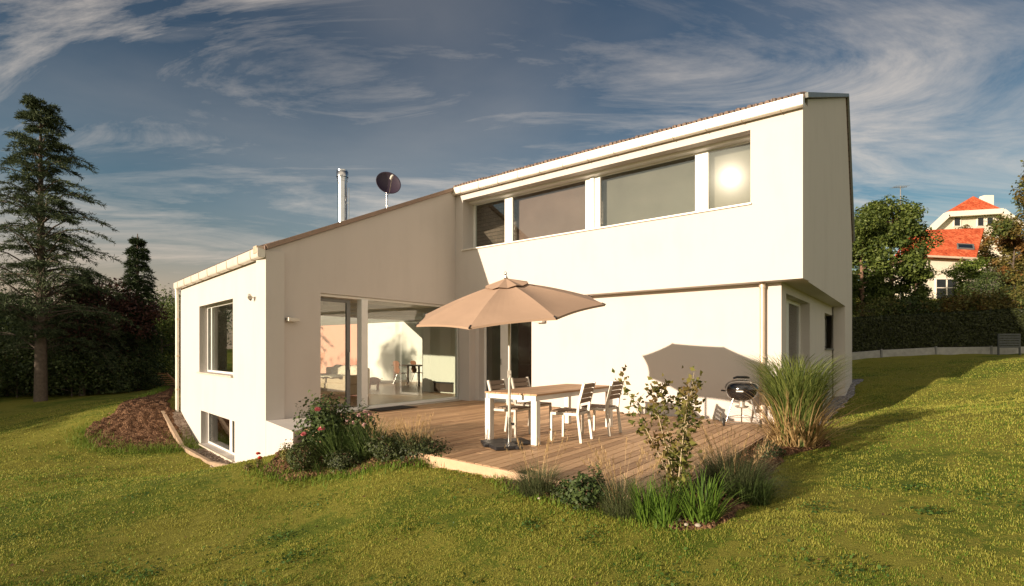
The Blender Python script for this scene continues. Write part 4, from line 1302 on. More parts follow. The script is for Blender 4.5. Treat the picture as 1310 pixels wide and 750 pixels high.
MB().tube([(.12, -.16, .80), (.12, -.165, .812)], .045, 16).build('vent', M['steel'], ld)
MB().bar((-.10, -.285, .655), (.02, -.292, .655), .010, .022, (0, 0, 1)).build('name_plate', M['alu_white'], gr)
for s_ in (-1, 1): 
    b = MB().tube([(s_ * .28, -.06, .64), (s_ * .35, -.06, .645), (s_ * .35, .06, .645), (s_ * .28, .06, .64)], .010, 8); b.build('side_handle', M['black_plastic'], gr)
for x0, y0, x1, y1 in ((-.15, -.12, -.27, -.15), (.15, -.12, .27, -.15), (0, .19, 0, .30)):
    MB().tube([(x0, y0, .50), (x1, y1, .075 if y1 < 0 else 0.01)], .0125, 10).build('leg', M['steel'], gr)
MB().tube([(-.33, -.15, .075), (.33, -.15, .075)], .008, 8).build('axle', M['steel'], gr)
for s_ in (-1, 1):
    wh = MB().lathe([(.02, -.022), (.055, -.022), (.075, -.012), (.075, .012), (.055, .022), (.02, .022), (.02, -.022)], 22, (s_ * .31, -.15, .075), Matrix.Rotation(rad(90), 4, 'Y')).build('wheel', M['rubber'], gr)
    MB().tube([(s_ * .285, -.15, .075), (s_ * .337, -.15, .075)], .022, 12).build('hub', M['alu_white'], wh)
b = MB()
for i in range(7): b.tube([(-.2 + i * .067, -.13, .17), (-.2 + i * .067, .12, .17)], .004, 6)
b.tube([(-.24, -.13, .17), (.24, -.13, .17), (.06, .23, .17), (-.06, .23, .17), (-.24, -.13, .17)], .006, 6)
b.build('lower_rack', M['steel'], gr)
MB().lathe([(.001, .33), (.09, .332), (.125, .36), (.125, .365), (.085, .34), (.001, .338)], 24).build('ash_catcher', M['alu'], gr)
MB().tube([(0, 0, .33), (0, 0, .46)], .05, 14).build('ash_tube', M['alu'], gr)
# ------------------------------------------------------------------ bed plants
M['fescue'] = leaf_mat('blue_green_blades', (0.045, 0.065, 0.025), (0.13, 0.15, 0.065), .25)
M['lily'] = leaf_mat('lily_blades', (0.05, 0.11, 0.015), (0.13, 0.22, 0.03), .35)
M['lily_dark'] = leaf_mat('dark_lily_blades', (0.03, 0.06, 0.015), (0.09, 0.13, 0.035), .3)
M['reed'] = leaf_mat('reed_blades', (0.07, 0.115, 0.025), (0.22, 0.26, 0.07), .35)
M['straw'] = leaf_mat('straw_blades', (0.24, 0.15, 0.06), (0.50, 0.36, 0.17), .3)
M['plume'] = leaf_mat('seed_plumes', (0.30, 0.19, 0.08), (0.58, 0.42, 0.22), .35)
M['rose_leaf'] = leaf_mat('rose_leaves', (0.022, 0.045, 0.014), (0.075, 0.11, 0.030), .25)
M['box_leaf'] = leaf_mat('box_leaves', (0.020, 0.036, 0.010), (0.075, 0.095, 0.025), .2)
M['dark_leaf'] = leaf_mat('dark_leaves', (0.018, 0.03, 0.012), (0.06, 0.075, 0.026), .2)
M['sapling_leaf'] = leaf_mat('sapling_leaves', (0.055, 0.085, 0.016), (0.20, 0.20, 0.05), .35, patch=(0.20, 0.13, 0.045), pscale=3.0)
M['petal'] = leaf_mat('pink_petals', (0.48, 0.07, 0.10), (0.75, 0.25, 0.27), .3)
M['petal_pale'] = leaf_mat('pale_petals', (0.55, 0.28, 0.30), (0.82, 0.58, 0.56), .3)
M['petal_red'] = leaf_mat('red_petals', (0.40, 0.02, 0.02), (0.62, 0.08, 0.04), .3)
M['twig'] = simple('twig_bark', (.16, .10, .06), .9, var=.3, scale=20)
M['pale_twig'] = simple('pale_bark', (.42, .34, .22), .85, var=.2, scale=20)


def tussock(loc, n, h, r, mat, label, cat, name='grass_tussock', width=.006, lean=(.1, .9), droop=.9, group=None, plumes=0, ph=1.6, pmat='plume', seg=5, old=None):
    """arching clump; optional seed heads on thin stalks as a second part"""
    loc = Vector(loc)
    root = empty(name, loc, 0, label, cat, group)
    a = RNG.random(n) * 6.283; rr = np.sqrt(RNG.random(n)) * r
    base = np.c_[np.cos(a) * rr, np.sin(a) * rr, np.full(n, -.03)]
    ln = h * (.65 + .6 * RNG.random(n)); le = lean[0] + (lean[1] - lean[0]) * RNG.random(n) ** 1.2
    V, F = blades(base, ln, width * (.7 + .6 * RNG.random(n)), le, a + RNG.normal(size=n) * .7, seg, droop)
    mesh_np('blades', V, F, M[mat], root)
    if old:
        k = old; a = RNG.random(k) * 6.283; rr = np.sqrt(RNG.random(k)) * r * 1.1
        V, F = blades(np.c_[np.cos(a) * rr, np.sin(a) * rr, np.full(k, -.02)], h * (.4 + .5 * RNG.random(k)), width * np.ones(k), .1 + .8 * RNG.random(k), a + RNG.normal(size=k) * .8, 4, .9)
        mesh_np('dry_blades', V, F, M['straw'], root)
    if plumes:
        k = plumes; a = RNG.random(k) * 6.283; rr = np.sqrt(RNG.random(k)) * r * .7
        base = np.c_[np.cos(a) * rr, np.sin(a) * rr, np.zeros(k)]
        le = .05 + .5 * RNG.random(k); H = h * ph * (.7 + .45 * RNG.random(k)); ya = a + RNG.normal(size=k) * .4
        V, F = blades(base, H, np.full(k, .0028), le, ya, 4, .35, .8)
        tips = V.reshape(k, 10, 3)[:, 8:10].mean(1); below = V.reshape(k, 10, 3)[:, 6:8].mean(1)
        d = tips - below; d /= np.linalg.norm(d, axis=1, keepdims=True)
        m_ = 16
        t = RNG.random((k, m_))
        pos = (tips[:, None] - d[:, None] * (t * h * .42)[..., None]).reshape(-1, 3)
        V2__, F2_ = blades(pos, np.full(len(pos), .045) * (.6 + .7 * RNG.random(len(pos))), np.full(len(pos), .0045), .1 + .35 * RNG.random(len(pos)), RNG.random(len(pos)) * 6.28, 2, .2)
        mesh_np('seed_heads', np.r_[V, V2__], np.r_[F, F2_ + len(V)], M[pmat], root)
    return root


def flower(parent, p_, size, mat, n=22):
    q = RNG.normal(size=(n, 3)); q /= np.linalg.norm(q, axis=1, keepdims=True); q[:, 2] = np.abs(q[:, 2]) * .8
    V, F = leaf_cards(np.array(p_) + q * size * .42, size * .62, q, .85, .4)
    return mesh_np('flower', V, F, M[mat], parent)


def bush(loc, rx, rz, n, leaf, mat, label, cat, name='shrub', shell=.45, flowers=(), fmat='petal', fsize=.06, group=None, stems=7, lump=.35, ry=None):
    loc = Vector(loc)
    root = empty(name, loc, 0, label, cat, group)
    ry = ry or rx
    q = RNG.normal(size=(n, 3)); q /= np.linalg.norm(q, axis=1, keepdims=True)
    rad_ = shell + (1 - shell) * RNG.random(n) ** .6
    lum = 1 - lump + 2 * lump * vnoise(q[:, 0] * 2 + q[:, 2] * 1.3, q[:, 1] * 2 - q[:, 2], .55, int(RNG.integers(999)))
    pos = q * (rad_ * lum)[:, None] * np.array([rx, ry, rz]) + np.array([0, 0, rz * .92])
    pos[:, 2] = np.maximum(pos[:, 2], .01)
    V, F = leaf_cards(pos, leaf * (.6 + .8 * RNG.random(n)), q + np.array([0, 0, .4]), .6)
    mesh_np('foliage', V, F, M[mat], root)
    b = MB()
    for i in range(stems):
        a = random.random() * 6.28; t = random.random() ** .5 * .7
        b.tube([(math.cos(a) * .03, math.sin(a) * .03, -.05), (math.cos(a) * rx * t * .5, math.sin(a) * ry * t * .5, rz * .8), (math.cos(a) * rx * t, math.sin(a) * ry * t, rz * 1.6)], [.014, .009, .004], 5)
    b.build('stems', M['twig'], root)
    for f_ in flowers: flower(root, f_, fsize, fmat)
    return root


G = on_ground
# by the plinth
q = G(418, 580)
bush(q, .40, .47, 3400, .062, 'rose_leaf', 'tall rose bush with pink blooms in front of the wing corner', 'rose bush', 'rose_bush', .1, lump=.5, stems=12,
     flowers=[(-.20, -.42, .36), (.08, -.46, .44), (.0, -.4, .72)], fmat='petal', fsize=.085)
tussock(G(380, 566), 90, .72, .10, 'fescue', 'thin wispy grass rising against the shaded wall left of the rose bush', 'grass', width=.005, lean=(.02, .35), droop=.6)
tussock(G(434, 590), 340, .64, .18, 'lily_dark', 'dark strap leaved clump in the middle of the plinth bed', 'perennial', 'lily_clump', .014, (.05, .75), .7)
tussock(G(470, 588), 320, .60, .18, 'lily_dark', 'dark strap leaved clump right of the rose bush', 'perennial', 'lily_clump', .014, (.05, .8), .8)
bush(G(387, 602), .24, .22, 2400, .03, 'box_leaf', 'clipped round box ball at the left front of the plinth bed', 'box ball', 'box_ball', .75, lump=.08)
bush(G(497, 592), .19, .18, 1500, .03, 'box_leaf', 'small rounded box ball in the dark plants near the deck edge', 'box ball', 'box_ball', .7, lump=.12)
bush(G(368, 594), .15, .17, 500, .035, 'sapling_leaf', 'small yellowing shrub against the plinth front', 'shrub')
bush(G(462, 576), .30, .36, 1700, .05, 'rose_leaf', 'phlox with pale pink flower heads before the door mat', 'phlox', 'phlox', .1, flowers=[(.0, -.1, .55), (.07, -.05, .6), (.13, .0, .56), (-.17, -.12, .48), (-.07, -.16, .44), (.1, -.2, .42)], fmat='petal_pale', fsize=.075, lump=.4)
bush(G(510, 585), .46, .19, 2600, .04, 'dark_leaf', 'low dark green groundcover shrub along the deck edge', 'shrub', lump=.55, shell=.2)
bush(G(545, 588), .34, .15, 1600, .04, 'dark_leaf', 'low dark cushion shrub at the left end of the deck fascia', 'shrub', lump=.55, shell=.2)
bush(G(440, 601), .30, .16, 1700, .035, 'dark_leaf', 'low dark leafy cushion at the front of the plinth bed', 'shrub', lump=.3)
tussock(G(530, 584), 620, .42, .17, 'fescue', 'grass tuft with thin golden seed heads beside the deck edge', 'grass', width=.006, plumes=60, ph=1.35)
tussock(G(492, 582), 420, .42, .14, 'fescue', 'small grass tuft with seed heads behind the small box ball', 'grass', width=.006, plumes=34, ph=1.3)
tussock(G(410, 603), 160, .26, .10, 'lily_dark', 'low grassy clump between the box ball and the rose bush', 'grass', width=.008)
r = bush(G(331, 599), .07, .09, 130, .03, 'sapling_leaf', 'tiny red flower by the foot of the sunlit wing wall', 'flower', 'bedding_flower', .1, flowers=[(0, -.02, .22), (.02, 0, .15)], fmat='petal_red', fsize=.06, stems=3)
bush(G(318, 601), .09, .05, 160, .03, 'sapling_leaf', 'tiny orange tinted plant beside the basement window', 'plant', 'bedding_plant', .1, stems=3)
# round the deck corner
tussock(G(688, 630), 1300, .34, .17, 'fescue', 'blue green grass tuft with golden plumes before the table leg', 'grass', width=.0045, lean=(.1, 1.1), plumes=20, ph=2.0)
bush(G(748, 648), .26, .17, 1500, .04, 'rose_leaf', 'small dark rose shrub at the front of the deck corner', 'shrub', lump=.45, stems=6)
bush(G(762, 642), .10, .21, 300, .035, 'rose_leaf', 'upright dark rose shoot beside the low rose shrub', 'shrub', lump=.4, stems=4)
tussock(G(797, 656), 1200, .36, .17, 'fescue', 'olive grass tuft with golden plumes left of the sapling', 'grass', width=.0045, lean=(.1, 1.1), plumes=36, ph=1.75)
tussock(G(826, 664), 130, .38, .10, 'lily', 'bright green day lily clump left of the sapling stem', 'day lily', 'lily_clump', .014, (.02, .6), .55)
tussock(G(852, 668), 110, .36, .09, 'lily', 'bright green day lily clump right in front of the sapling', 'day lily', 'lily_clump', .014, (.02, .65), .6)
tussock(G(897, 668), 170, .44, .12, 'lily', 'large bright green day lily clump right of the sapling', 'day lily', 'lily_clump', .015, (.02, .75), .7)
tussock(G(937, 628), 2200, .50, .24, 'fescue', 'big dark green grass mound at the right edge of the deck', 'grass', width=.005, lean=(.1, 1.15), plumes=40, ph=1.45)
tussock(G(958, 640), 600, .30, .18, 'lily_dark', 'low dark grassy clump at the shaded right tip of the bed', 'grass', width=.007)
tussock(G(868, 640), 600, .34, .15, 'fescue', 'grass clump hidden behind the sapling stem', 'grass', width=.005, plumes=10, ph=1.6)
bush(G(720, 640), .13, .09, 400, .03, 'dark_leaf', 'low dark cushion plant between the tuft and the rose shrub', 'plant', 'cushion_plant', lump=.3, stems=4)
bush(G(985, 590), .20, .14, 600, .035, 'dark_leaf', 'low dark cushion plant at the foot of the tall reed grass', 'plant', 'cushion_plant', lump=.3, stems=4)
# tall reed grass
tussock(G(1018, 574), 1300, 1.42, .24, 'reed', 'tall arching reed grass with straw coloured base beside the house corner', 'reed grass', 'reed_grass', .019, (.0, .09), 1.35, old=420, seg=8)
# sapling
sp_ = G(866, 648)
sap = empty('sapling', sp_, 0, 'young thin sapling with sparse yellow green leaves at the deck corner', 'sapling')
b = MB(); ends = []
for i in range(7):
    a = -2.6 + i * .95 + random.uniform(-.2, .2); sp2 = random.uniform(.16, .42)
    if i == 0: a = math.pi * .95; sp2 = .56
    h_ = random.uniform(1.1, 1.5)
    pts = [Vector((0, 0, -.03)), Vector((math.cos(a) * .03, math.sin(a) * .03, .22)), Vector((math.cos(a) * sp2 * .55, math.sin(a) * sp2 * .55, h_ * .6)), Vector((math.cos(a) * sp2, math.sin(a) * sp2, h_))]
    b.tube(pts, [.012, .008, .005, .002], 6)
    for k_ in range(120):
        t = random.uniform(.27, 1.02); seg_ = min(2, int(t * 3)); q = pts[seg_].lerp(pts[seg_ + 1], min(1, t * 3 - seg_))
        ends.append(q + Vector((random.gauss(0, .05), random.gauss(0, .05), random.gauss(0, .035))))
    for k_ in range(4):
        t = random.uniform(.4, .95); seg_ = min(2, int(t * 3)); q = pts[seg_].lerp(pts[seg_ + 1], min(1, t * 3 - seg_)); e_ = q + Vector((random.gauss(0, .10), random.gauss(0, .10), .10))
        b.tube([q, e_], [.004, .002], 4)
        for j in range(10): ends.append(q.lerp(e_, random.random()) + Vector((random.gauss(0, .025), random.gauss(0, .025), random.gauss(0, .02))))
b.build('stems', M['pale_twig'], sap)
ps = np.array([tuple(e_) for e_ in ends])
V, F = leaf_cards(ps, 0.064 * (.55 + .7 * RNG.random(len(ps))), None, .62, .5); mesh_np('leaves', V, F, M['sapling_leaf'], sap)
# stones in the bed
for i, (px, py, s_) in enumerate(((867, 668, .035), (878, 674, .022), (893, 675, .028), (690, 640, .02), (1050, 560, .07))):
    q = G(px, py); b = MB(); b.ball((0, 0, .02), (s_, s_ * .8, s_ * .6), 9, 6)
    b.v = [(x_ * random.uniform(.85, 1.15), y_ * random.uniform(.85, 1.15), z_) for x_, y_, z_ in b.v]
    o = b.build('stone', M['stone']); o.location = q
    tag(o, ['pale stone at the bed edge before the sapling', 'small pale stone between two larger ones at the bed tip', 'pale stone under the right day lily', 'small stone in front of the left grass tuft', 'pale stone in the gravel behind the reed grass'][i], 'stone', 'stones in the flower bed')

# ------------------------------------------------------------------ trees
M['bark'] = simple('grey_bark', (.11, .085, .065), .95, var=.35, scale=9, bmp=.8, bscale=30)
M['bark_red'] = simple('brown_bark', (.20, .12, .08), .95, var=.3, scale=9, bmp=.8, bscale=30)
M['cedar'] = leaf_mat('cedar_needles', (0.024, 0.042, 0.022), (0.085, 0.110, 0.055), .15, .7, spec=.1)
M['spruce'] = leaf_mat('spruce_needles', (0.014, 0.028, 0.013), (0.050, 0.072, 0.030), .12, .7, spec=.1)
M['purple'] = leaf_mat('purple_leaves', (0.028, 0.013, 0.011), (0.085, 0.036, 0.026), .2)
M['green_tree'] = leaf_mat('green_leaves', (0.030, 0.058, 0.010), (0.120, 0.155, 0.032), .3)
M['green_bush'] = leaf_mat('mixed_leaves', (0.035, 0.062, 0.014), (0.13, 0.155, 0.040), .3, patch=(.17, .12, .03), pscale=.9)
M['autumn'] = leaf_mat('autumn_leaves', (0.06, 0.06, 0.014), (0.20, 0.17, 0.045), .3, patch=(.26, .10, .03), pscale=.5)
M['dark_bush'] = leaf_mat('dark_bush_leaves', (0.024, 0.046, 0.016), (0.085, 0.115, 0.036), .25)
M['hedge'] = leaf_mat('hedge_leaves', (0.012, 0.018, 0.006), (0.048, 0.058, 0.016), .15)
M['vine'] = leaf_mat('vine_leaves', (0.04, 0.08, 0.012), (0.15, 0.20, 0.035), .35)


def conifer(loc, h, r, mat, label, name='conifer', bare=.18, droop=.35, whorl=26, per=7, tw=16, nd=12, prof=None, tr=.22, nl=.12, group=None, rise=.1, twl=.42, card=.03, jit=.4):
    loc = Vector(loc)
    root = empty(name, loc, 0, label, 'tree', group)
    b = MB(); b.tube([(0, 0, -.3), (.02, 0, h * .3), (-.02, .03, h * .7), (0, 0, h)], [tr, tr * .75, tr * .38, .02], 12)
    sa, sb = [], []
    for i in range(whorl):
        t = bare + (1 - bare) * (i + random.uniform(-.3, .3)) / whorl
        z0_ = h * min(t, .985)
        L_ = r * (prof(t) if prof else (1 - t) ** .8) + .12
        for k in range(per):
            a = 6.283 * (k + random.random()) / per + i * 1.1
            z = min(z0_ + random.gauss(0, .5) * jit * h / whorl * 1.4, h * .985)
            l = L_ * random.uniform(1 - jit, 1 + jit * .45)
            d = Vector((math.cos(a), math.sin(a), 0)); side = Vector((-d.y, d.x, 0))
            ri_ = rise * random.uniform(.3, 1.6)
            pts = []
            for j in range(6):
                u = j / 5
                pts.append(Vector((0, 0, z)) + d * l * u + Vector((0, 0, l * (ri_ * u * (1.6 - u) * 2 - droop * u ** 2.2))) + side * l * .05 * math.sin(u * 3 + i))
            b.tube(pts, [max(.008, .012 * l + .01), .010 * l + .006, .008 * l + .005, .006 * l + .004, .004, .003], 4, False)
            for q in range(tw):
                u = .18 + .82 * (q + random.random()) / tw
                j = min(4, int(u * 5)); c_ = pts[j].lerp(pts[j + 1], u * 5 - j)
                sg = 1 if q % 2 else -1
                tl = l * twl * (1.08 - u) * random.uniform(.7, 1.2) + .12
                e_ = c_ + (side * sg * .8 + d * .7).normalized() * tl + Vector((0, 0, -tl * random.uniform(.0, .35)))
                sa.append(c_); sb.append(e_)
            sa.append(pts[4]); sb.append(pts[5] + d * .1)
    b.build('trunk', M['bark'], root)
    sa = np.array([tuple(x) for x in sa]); sb = np.array([tuple(x) for x in sb])
    m_ = len(sa); t = RNG.random((m_, nd))
    pos = sa[:, None] + (sb - sa)[:, None] * t[..., None]
    dv = (sb - sa); dv /= np.linalg.norm(dv, axis=1, keepdims=True) + 1e-9
    dv = np.repeat(dv[:, None], nd, 1)
    o = RNG.normal(size=dv.shape) * .62 + dv; o /= np.linalg.norm(o, axis=-1, keepdims=True)
    pos = pos.reshape(-1, 3); o = o.reshape(-1, 3)
    n_ = len(pos)
    s_ = np.cross(o, RNG.normal(size=(n_, 3))); s_ /= np.linalg.norm(s_, axis=1, keepdims=True) + 1e-9
    ln = (nl * (.6 + .8 * RNG.random(n_)))[:, None]
    V = np.stack([pos - s_ * card * .5, pos + s_ * card * .5, pos + o * ln + s_ * card * .25, pos + o * ln - s_ * card * .25], 1).reshape(-1, 3)
    mesh_np('crown', V, np.arange(4 * n_).reshape(-1, 4), M[mat], root)
    return root


def tree(loc, h, r, mat, label, name='tree', leaf=.13, n=14000, bare=.25, limbs=9, bark='bark', tr=None, group=None, clump=.5, sq=1.0, seed=0, cat='tree'):
    rn = random.Random(seed + 5); loc = Vector(loc)
    root = empty(name, loc, 0, label, cat, group)
    tr = tr or h * .022
    b = MB(); b.tube([(0, 0, -.3), (.05, .02, h * bare), (0, .08, h * .6), (.05, 0, h * .92)], [tr, tr * .8, tr * .45, .02], 10)
    tips = []
    for i in range(limbs):
        t = bare * .7 + (.9 - bare * .7) * (i + rn.random() * .6) / limbs; z = h * t
        a = i * 2.4 + rn.random()
        # crown half-width at this height: widest a little under the middle
        u = (t - bare * .5) / (1 - bare * .5)
        l = r * sq * max(.3, math.sin(math.pi * min(1, .22 + .78 * u)) ** .7) * rn.uniform(.6, 1.05)
        d = Vector((math.cos(a), math.sin(a), 0))
        e_ = Vector((0, 0, z)) + d * l + Vector((0, 0, l * rn.uniform(.25, .7)))
        m1 = Vector((0, 0, z)) + d * l * .5 + Vector((0, 0, l * .12))
        b.tube([(0, 0, z), m1, e_], [tr * .42, tr * .25, .012], 6)
        for k in range(5):
            q = m1.lerp(e_, rn.random()); f_ = q + Vector((rn.gauss(0, .5), rn.gauss(0, .5), rn.gauss(.25, .35))) * r * .38
            b.tube([q, f_], [.02, .006], 4, False); tips.append(f_); tips.append(q.lerp(f_, .5))
        tips.append(e_)
    for k in range(8): tips.append(Vector((rn.gauss(0, .16) * r, rn.gauss(0, .16) * r, h * rn.uniform(.8, .99))))
    b.build('trunk', M[bark], root)
    T = np.array([tuple(x) for x in tips]); rs = clump * (.55 + .8 * RNG.random(len(T))) * r * .5
    wgt = rs ** 2; wgt /= wgt.sum()
    k = RNG.choice(len(T), n, p=wgt)
    q = RNG.normal(size=(n, 3)); q /= np.linalg.norm(q, axis=1, keepdims=True)
    pos = T[k] + q * (rs[k] * RNG.random(n) ** .42)[:, None] * np.array([1, 1, .75])
    pos[:, 2] = np.maximum(pos[:, 2], .15)
    V, F = leaf_cards(pos, leaf * (.6 + .8 * RNG.random(n)), q * .8 + np.array([0, 0, .5]), .65)
    mesh_np('crown', V, F, M[mat], root)
    return root


def stand(px, Y):
    x_ = (px - CX) / FPX * Y
    return Vector((x_, Y, g1(x_, Y)))


# left side
prof_c = lambda t: (max(0, (1 - t)) ** .68) * 1.15 * (1.0 if t > .3 else .55 + 1.5 * t)
conifer(stand(52, 23.5), 12.9, 3.1, 'cedar', 'tall dark cedar with a bare lower trunk at the left edge', 'cedar_tree', bare=.17, droop=.26, whorl=40, per=6, tw=16, nd=14, prof=prof_c, tr=.25, rise=.34, twl=.40, nl=.14, card=.026, jit=.66)
conifer(stand(176, 28), 8.0, 1.5, 'spruce', 'slim dark spruce standing behind the others left of the house', 'spruce_tree', bare=.05, droop=.42, whorl=30, per=8, tw=12, nd=10, tr=.16, rise=.02, twl=.4, nl=.13, card=.03)
tree(stand(128, 27), 5.4, 2.6, 'purple', 'dark purple leaved tree between cedar and spruce', 'purple_tree', .12, 16000, .2, 10, group=None, seed=1)
conifer(stand(105, 25.5), 5.8, 2.3, 'cedar', 'low bluish conifer with drooping branches right of the cedar trunk', 'drooping_conifer', bare=.25, droop=.75, whorl=16, per=7, tw=14, nd=12, tr=.14, rise=.3, twl=.4)
LB = [(8, 26, 3.4, 2.4, 'dark_bush', 'dark bushy shrub left of the cedar trunk at the frame edge'), (30, 28, 4.2, 2.4, 'dark_bush', 'tall dark shrub just behind the cedar trunk on its left'), (78, 27, 3.0, 2.1, 'dark_bush', 'dark bluish green shrub right of the cedar trunk'),
      (112, 30, 3.0, 2.0, 'dark_bush', 'dark low shrub under the purple tree'), (150, 31, 3.6, 1.7, 'green_bush', 'yellow green shrub lit between purple tree and spruce'), (140, 29, 2.0, 1.7, 'dark_bush', 'low dark shrub at the lawn edge under the spruce'),
      (206, 34, 4.0, 2.0, 'green_tree', 'green shrub tree just left of the house downpipe'), (222, 40, 5.2, 2.2, 'green_tree', 'taller green tree behind the shrub by the downpipe'), (190, 36, 3.4, 2.0, 'green_bush', 'sunlit shrub behind the wooden trestle'),
      (-20, 30, 5.0, 2.6, 'dark_bush', 'tall dark shrub at the far left edge'), (60, 33, 4.6, 3.0, 'dark_bush', 'tall dark shrub mass behind the cedar trunk on its right'), (100, 36, 4.6, 3.2, 'dark_bush', 'tall dark shrub behind the purple tree'), (165, 40, 4.0, 3.0, 'dark_bush', 'dark shrub far behind the spruce')]
for i, (px, Y_, h_, r_, mt2, lab) in enumerate(LB):
    tree(stand(px, Y_), h_, r_, mt2, lab, 'garden_shrub', .12, 8500, .03, 9, group='shrubs along the left boundary', clump=.75, seed=10 + i, cat='shrub')
for i, (px, Y_, h_, r_) in enumerate(((-60, 60, 6.5, 4.5), (30, 62, 6.0, 5), (120, 64, 6.0, 5), (200, 66, 6.5, 5), (255, 62, 6.2, 4.5))):
    tree(stand(px, Y_), h_, r_, 'dark_bush', 'distant dark tree on the skyline beyond the left garden', 'distant_tree', .26, 3600, .1, 9, group='distant trees beyond the left garden', seed=40 + i, clump=.7)
# unseen neighbours' trees that shade the left garden
for i, (x_, y_, h_, r_) in enumerate(((-29, 5.2, 9.6, 2.2), (-30, 9.5, 7, 2.8), (-32, 14.5, 8, 3), (-34, 20, 7.5, 3), (-36, 26, 8, 3.2))):
    tree((x_, y_, g1(x_, y_)), h_, r_, 'dark_bush', 'tall garden tree outside the left edge shading the lawn', 'boundary_tree', .2, 7000, .1, 10, group='boundary trees left of the view', seed=60 + i, clump=.8)
hx = [(-28.0, 4.0), (-30.5, 13), (-33, 20), (-37, 29)]  # unseen hedge added to close the gaps in the tree shade
hb_ = empty('shade_hedge', (hx[0][0], hx[0][1], g1(*hx[0])), 0, 'tall unseen hedge added outside the left edge to shade the left lawn', 'hedge')
n = 26000; k_ = RNG.integers(0, 3, n); tt = RNG.random(n); hx_ = np.array(hx)
xy_ = hx_[k_] + (hx_[k_ + 1] - hx_[k_]) * tt[:, None] + RNG.normal(size=(n, 2)) * .5
V, F = leaf_cards(np.c_[xy_, gz(xy_[:, 0], xy_[:, 1]) + RNG.random(n) * 4.4], .34, None, .7)
mesh_np('foliage', V, F, M['dark_bush'], hb_, tuple(hb_.location))
for i, (px, Y_, h_, r_, mt2) in enumerate(((20, 25.2, 1.5, 1.5, 'dark_bush'), (90, 25.2, 1.7, 1.6, 'dark_bush'), (122, 26, 1.7, 1.5, 'dark_bush'), (160, 27.5, 1.6, 1.6, 'dark_bush'), (-15, 25.5, 2.2, 1.6, 'dark_bush'), (45, 27, 2.2, 1.8, 'green_bush'))):
    tree(stand(px, Y_), h_, r_, mt2, ['low dark bush at the lawn edge left of the cedar trunk', 'low dark bush at the lawn edge right of the cedar trunk', 'low dark bush under the purple tree at the lawn edge', 'low dark bush at the lawn edge before the spruce', 'dark bush at the lawn edge at the far left', 'mixed green bush just behind the cedar trunk'][i], 'low_bush', .10, 6000, .0, 9, group='low bushes along the left lawn edge', clump=.85, seed=130 + i, cat='bush')
# wooden frame by the house corner
wf = stand(196, 29.5)
M['orange_wood'] = wood_mat('larch_wood', (.30, .14, .06), (.52, .28, .13), grain=10)
fr = empty('garden_trestle', wf, rad(-20), 'low orange wooden trestle with a slanting side in the far left garden', 'trestle')
b = MB()
for y_ in (-.5, .5):
    b.bar((-.6, y_, 0), (-.6, y_, .75), .09, .09); b.bar((-.85, y_, .75), (.35, y_, .75), .09, .10); b.bar((-.62, y_, .08), (1.2, y_, .08), .08, .09)
b.build('frame', M['orange_wood'], fr, bevel=.005)
b = MB()
for y_ in (-.5, .5): b.bar((.33, y_, .76), (1.35, y_, .1), .07, .10)
for i in range(6): b.bar((.42 + i * .16, -.5, .72 - i * .104), (.42 + i * .16, .5, .72 - i * .104), .12, .03)
b.build('slanted_side', M['orange_wood'], fr, bevel=.005)

# right side: hedge, low wall, neighbours
HA, HBp = Vector((11.5, 24.1)), Vector((30.0, 22.3))
hl = (HBp - HA).length; hd_ = (HBp - HA).normalized(); hn = Vector((hd_.y, -hd_.x)); hn = hn if hn.y < 0 else -hn
hed = empty('clipped_hedge', (HA.x, HA.y, g1(HA.x, HA.y)), 0, 'long clipped dark hedge above the low wall right of the house', 'hedge')
n = 90000
s_ = RNG.random(n) * hl; side = RNG.random(n)
HT = lambda s: 2.58 + .00 * s + .052 * s
gz_ = gz(HA.x + hd_.x * s_, HA.y + hd_.y * s_)
front = side < .58; top_m = (side >= .58) & (side < .92)
hgt = HT(s_)
k_ = np.where(front, -.04 + RNG.normal(size=n) * .04, RNG.random(n) * 1.1)
z_ = np.where(front, gz_ + .3 + (hgt - gz_ - .3) * RNG.random(n), hgt + RNG.normal(size=n) * .035)
k_ = np.where(side >= .92, 1.12 + RNG.normal(size=n) * .04, k_); z_ = np.where(side >= .92, gz_ + .3 + (hgt - gz_ - .3) * RNG.random(n), z_)
pos = np.c_[HA.x + hd_.x * s_ - hn.x * k_, HA.y + hd_.y * s_ - hn.y * k_, z_]
nm = np.where(front[:, None], np.array([[hn.x, hn.y, .2]]), np.array([[0, 0, 1.0]]))
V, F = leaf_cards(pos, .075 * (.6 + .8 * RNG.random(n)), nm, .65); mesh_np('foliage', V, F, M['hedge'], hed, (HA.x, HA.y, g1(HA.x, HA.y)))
b = MB(); ns = 24
for i in range(ns):
    a_ = HA + hd_ * (hl * i / ns); c_ = HA + hd_ * (hl * (i + 1) / ns)
    za, zb = g1(a_.x, a_.y), g1(c_.x, c_.y)
    p4 = [a_ - hn * .0, c_ - hn * .0, c_ - hn * 1.06, a_ - hn * 1.06]
    b.hexa([(p4[0].x, p4[0].y, za), (p4[1].x, p4[1].y, zb), (p4[2].x, p4[2].y, zb), (p4[3].x, p4[3].y, za)] +
           [(p4[0].x, p4[0].y, HT(hl * i / ns) - .05), (p4[1].x, p4[1].y, HT(hl * (i + 1) / ns) - .05), (p4[2].x, p4[2].y, HT(hl * (i + 1) / ns) - .05), (p4[3].x, p4[3].y, HT(hl * i / ns) - .05)])
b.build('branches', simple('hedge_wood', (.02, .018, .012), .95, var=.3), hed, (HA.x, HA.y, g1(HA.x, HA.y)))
M['kerb_grey'] = simple('grey_kerb', (.30, .30, .28), .85, var=.2, bmp=.3)
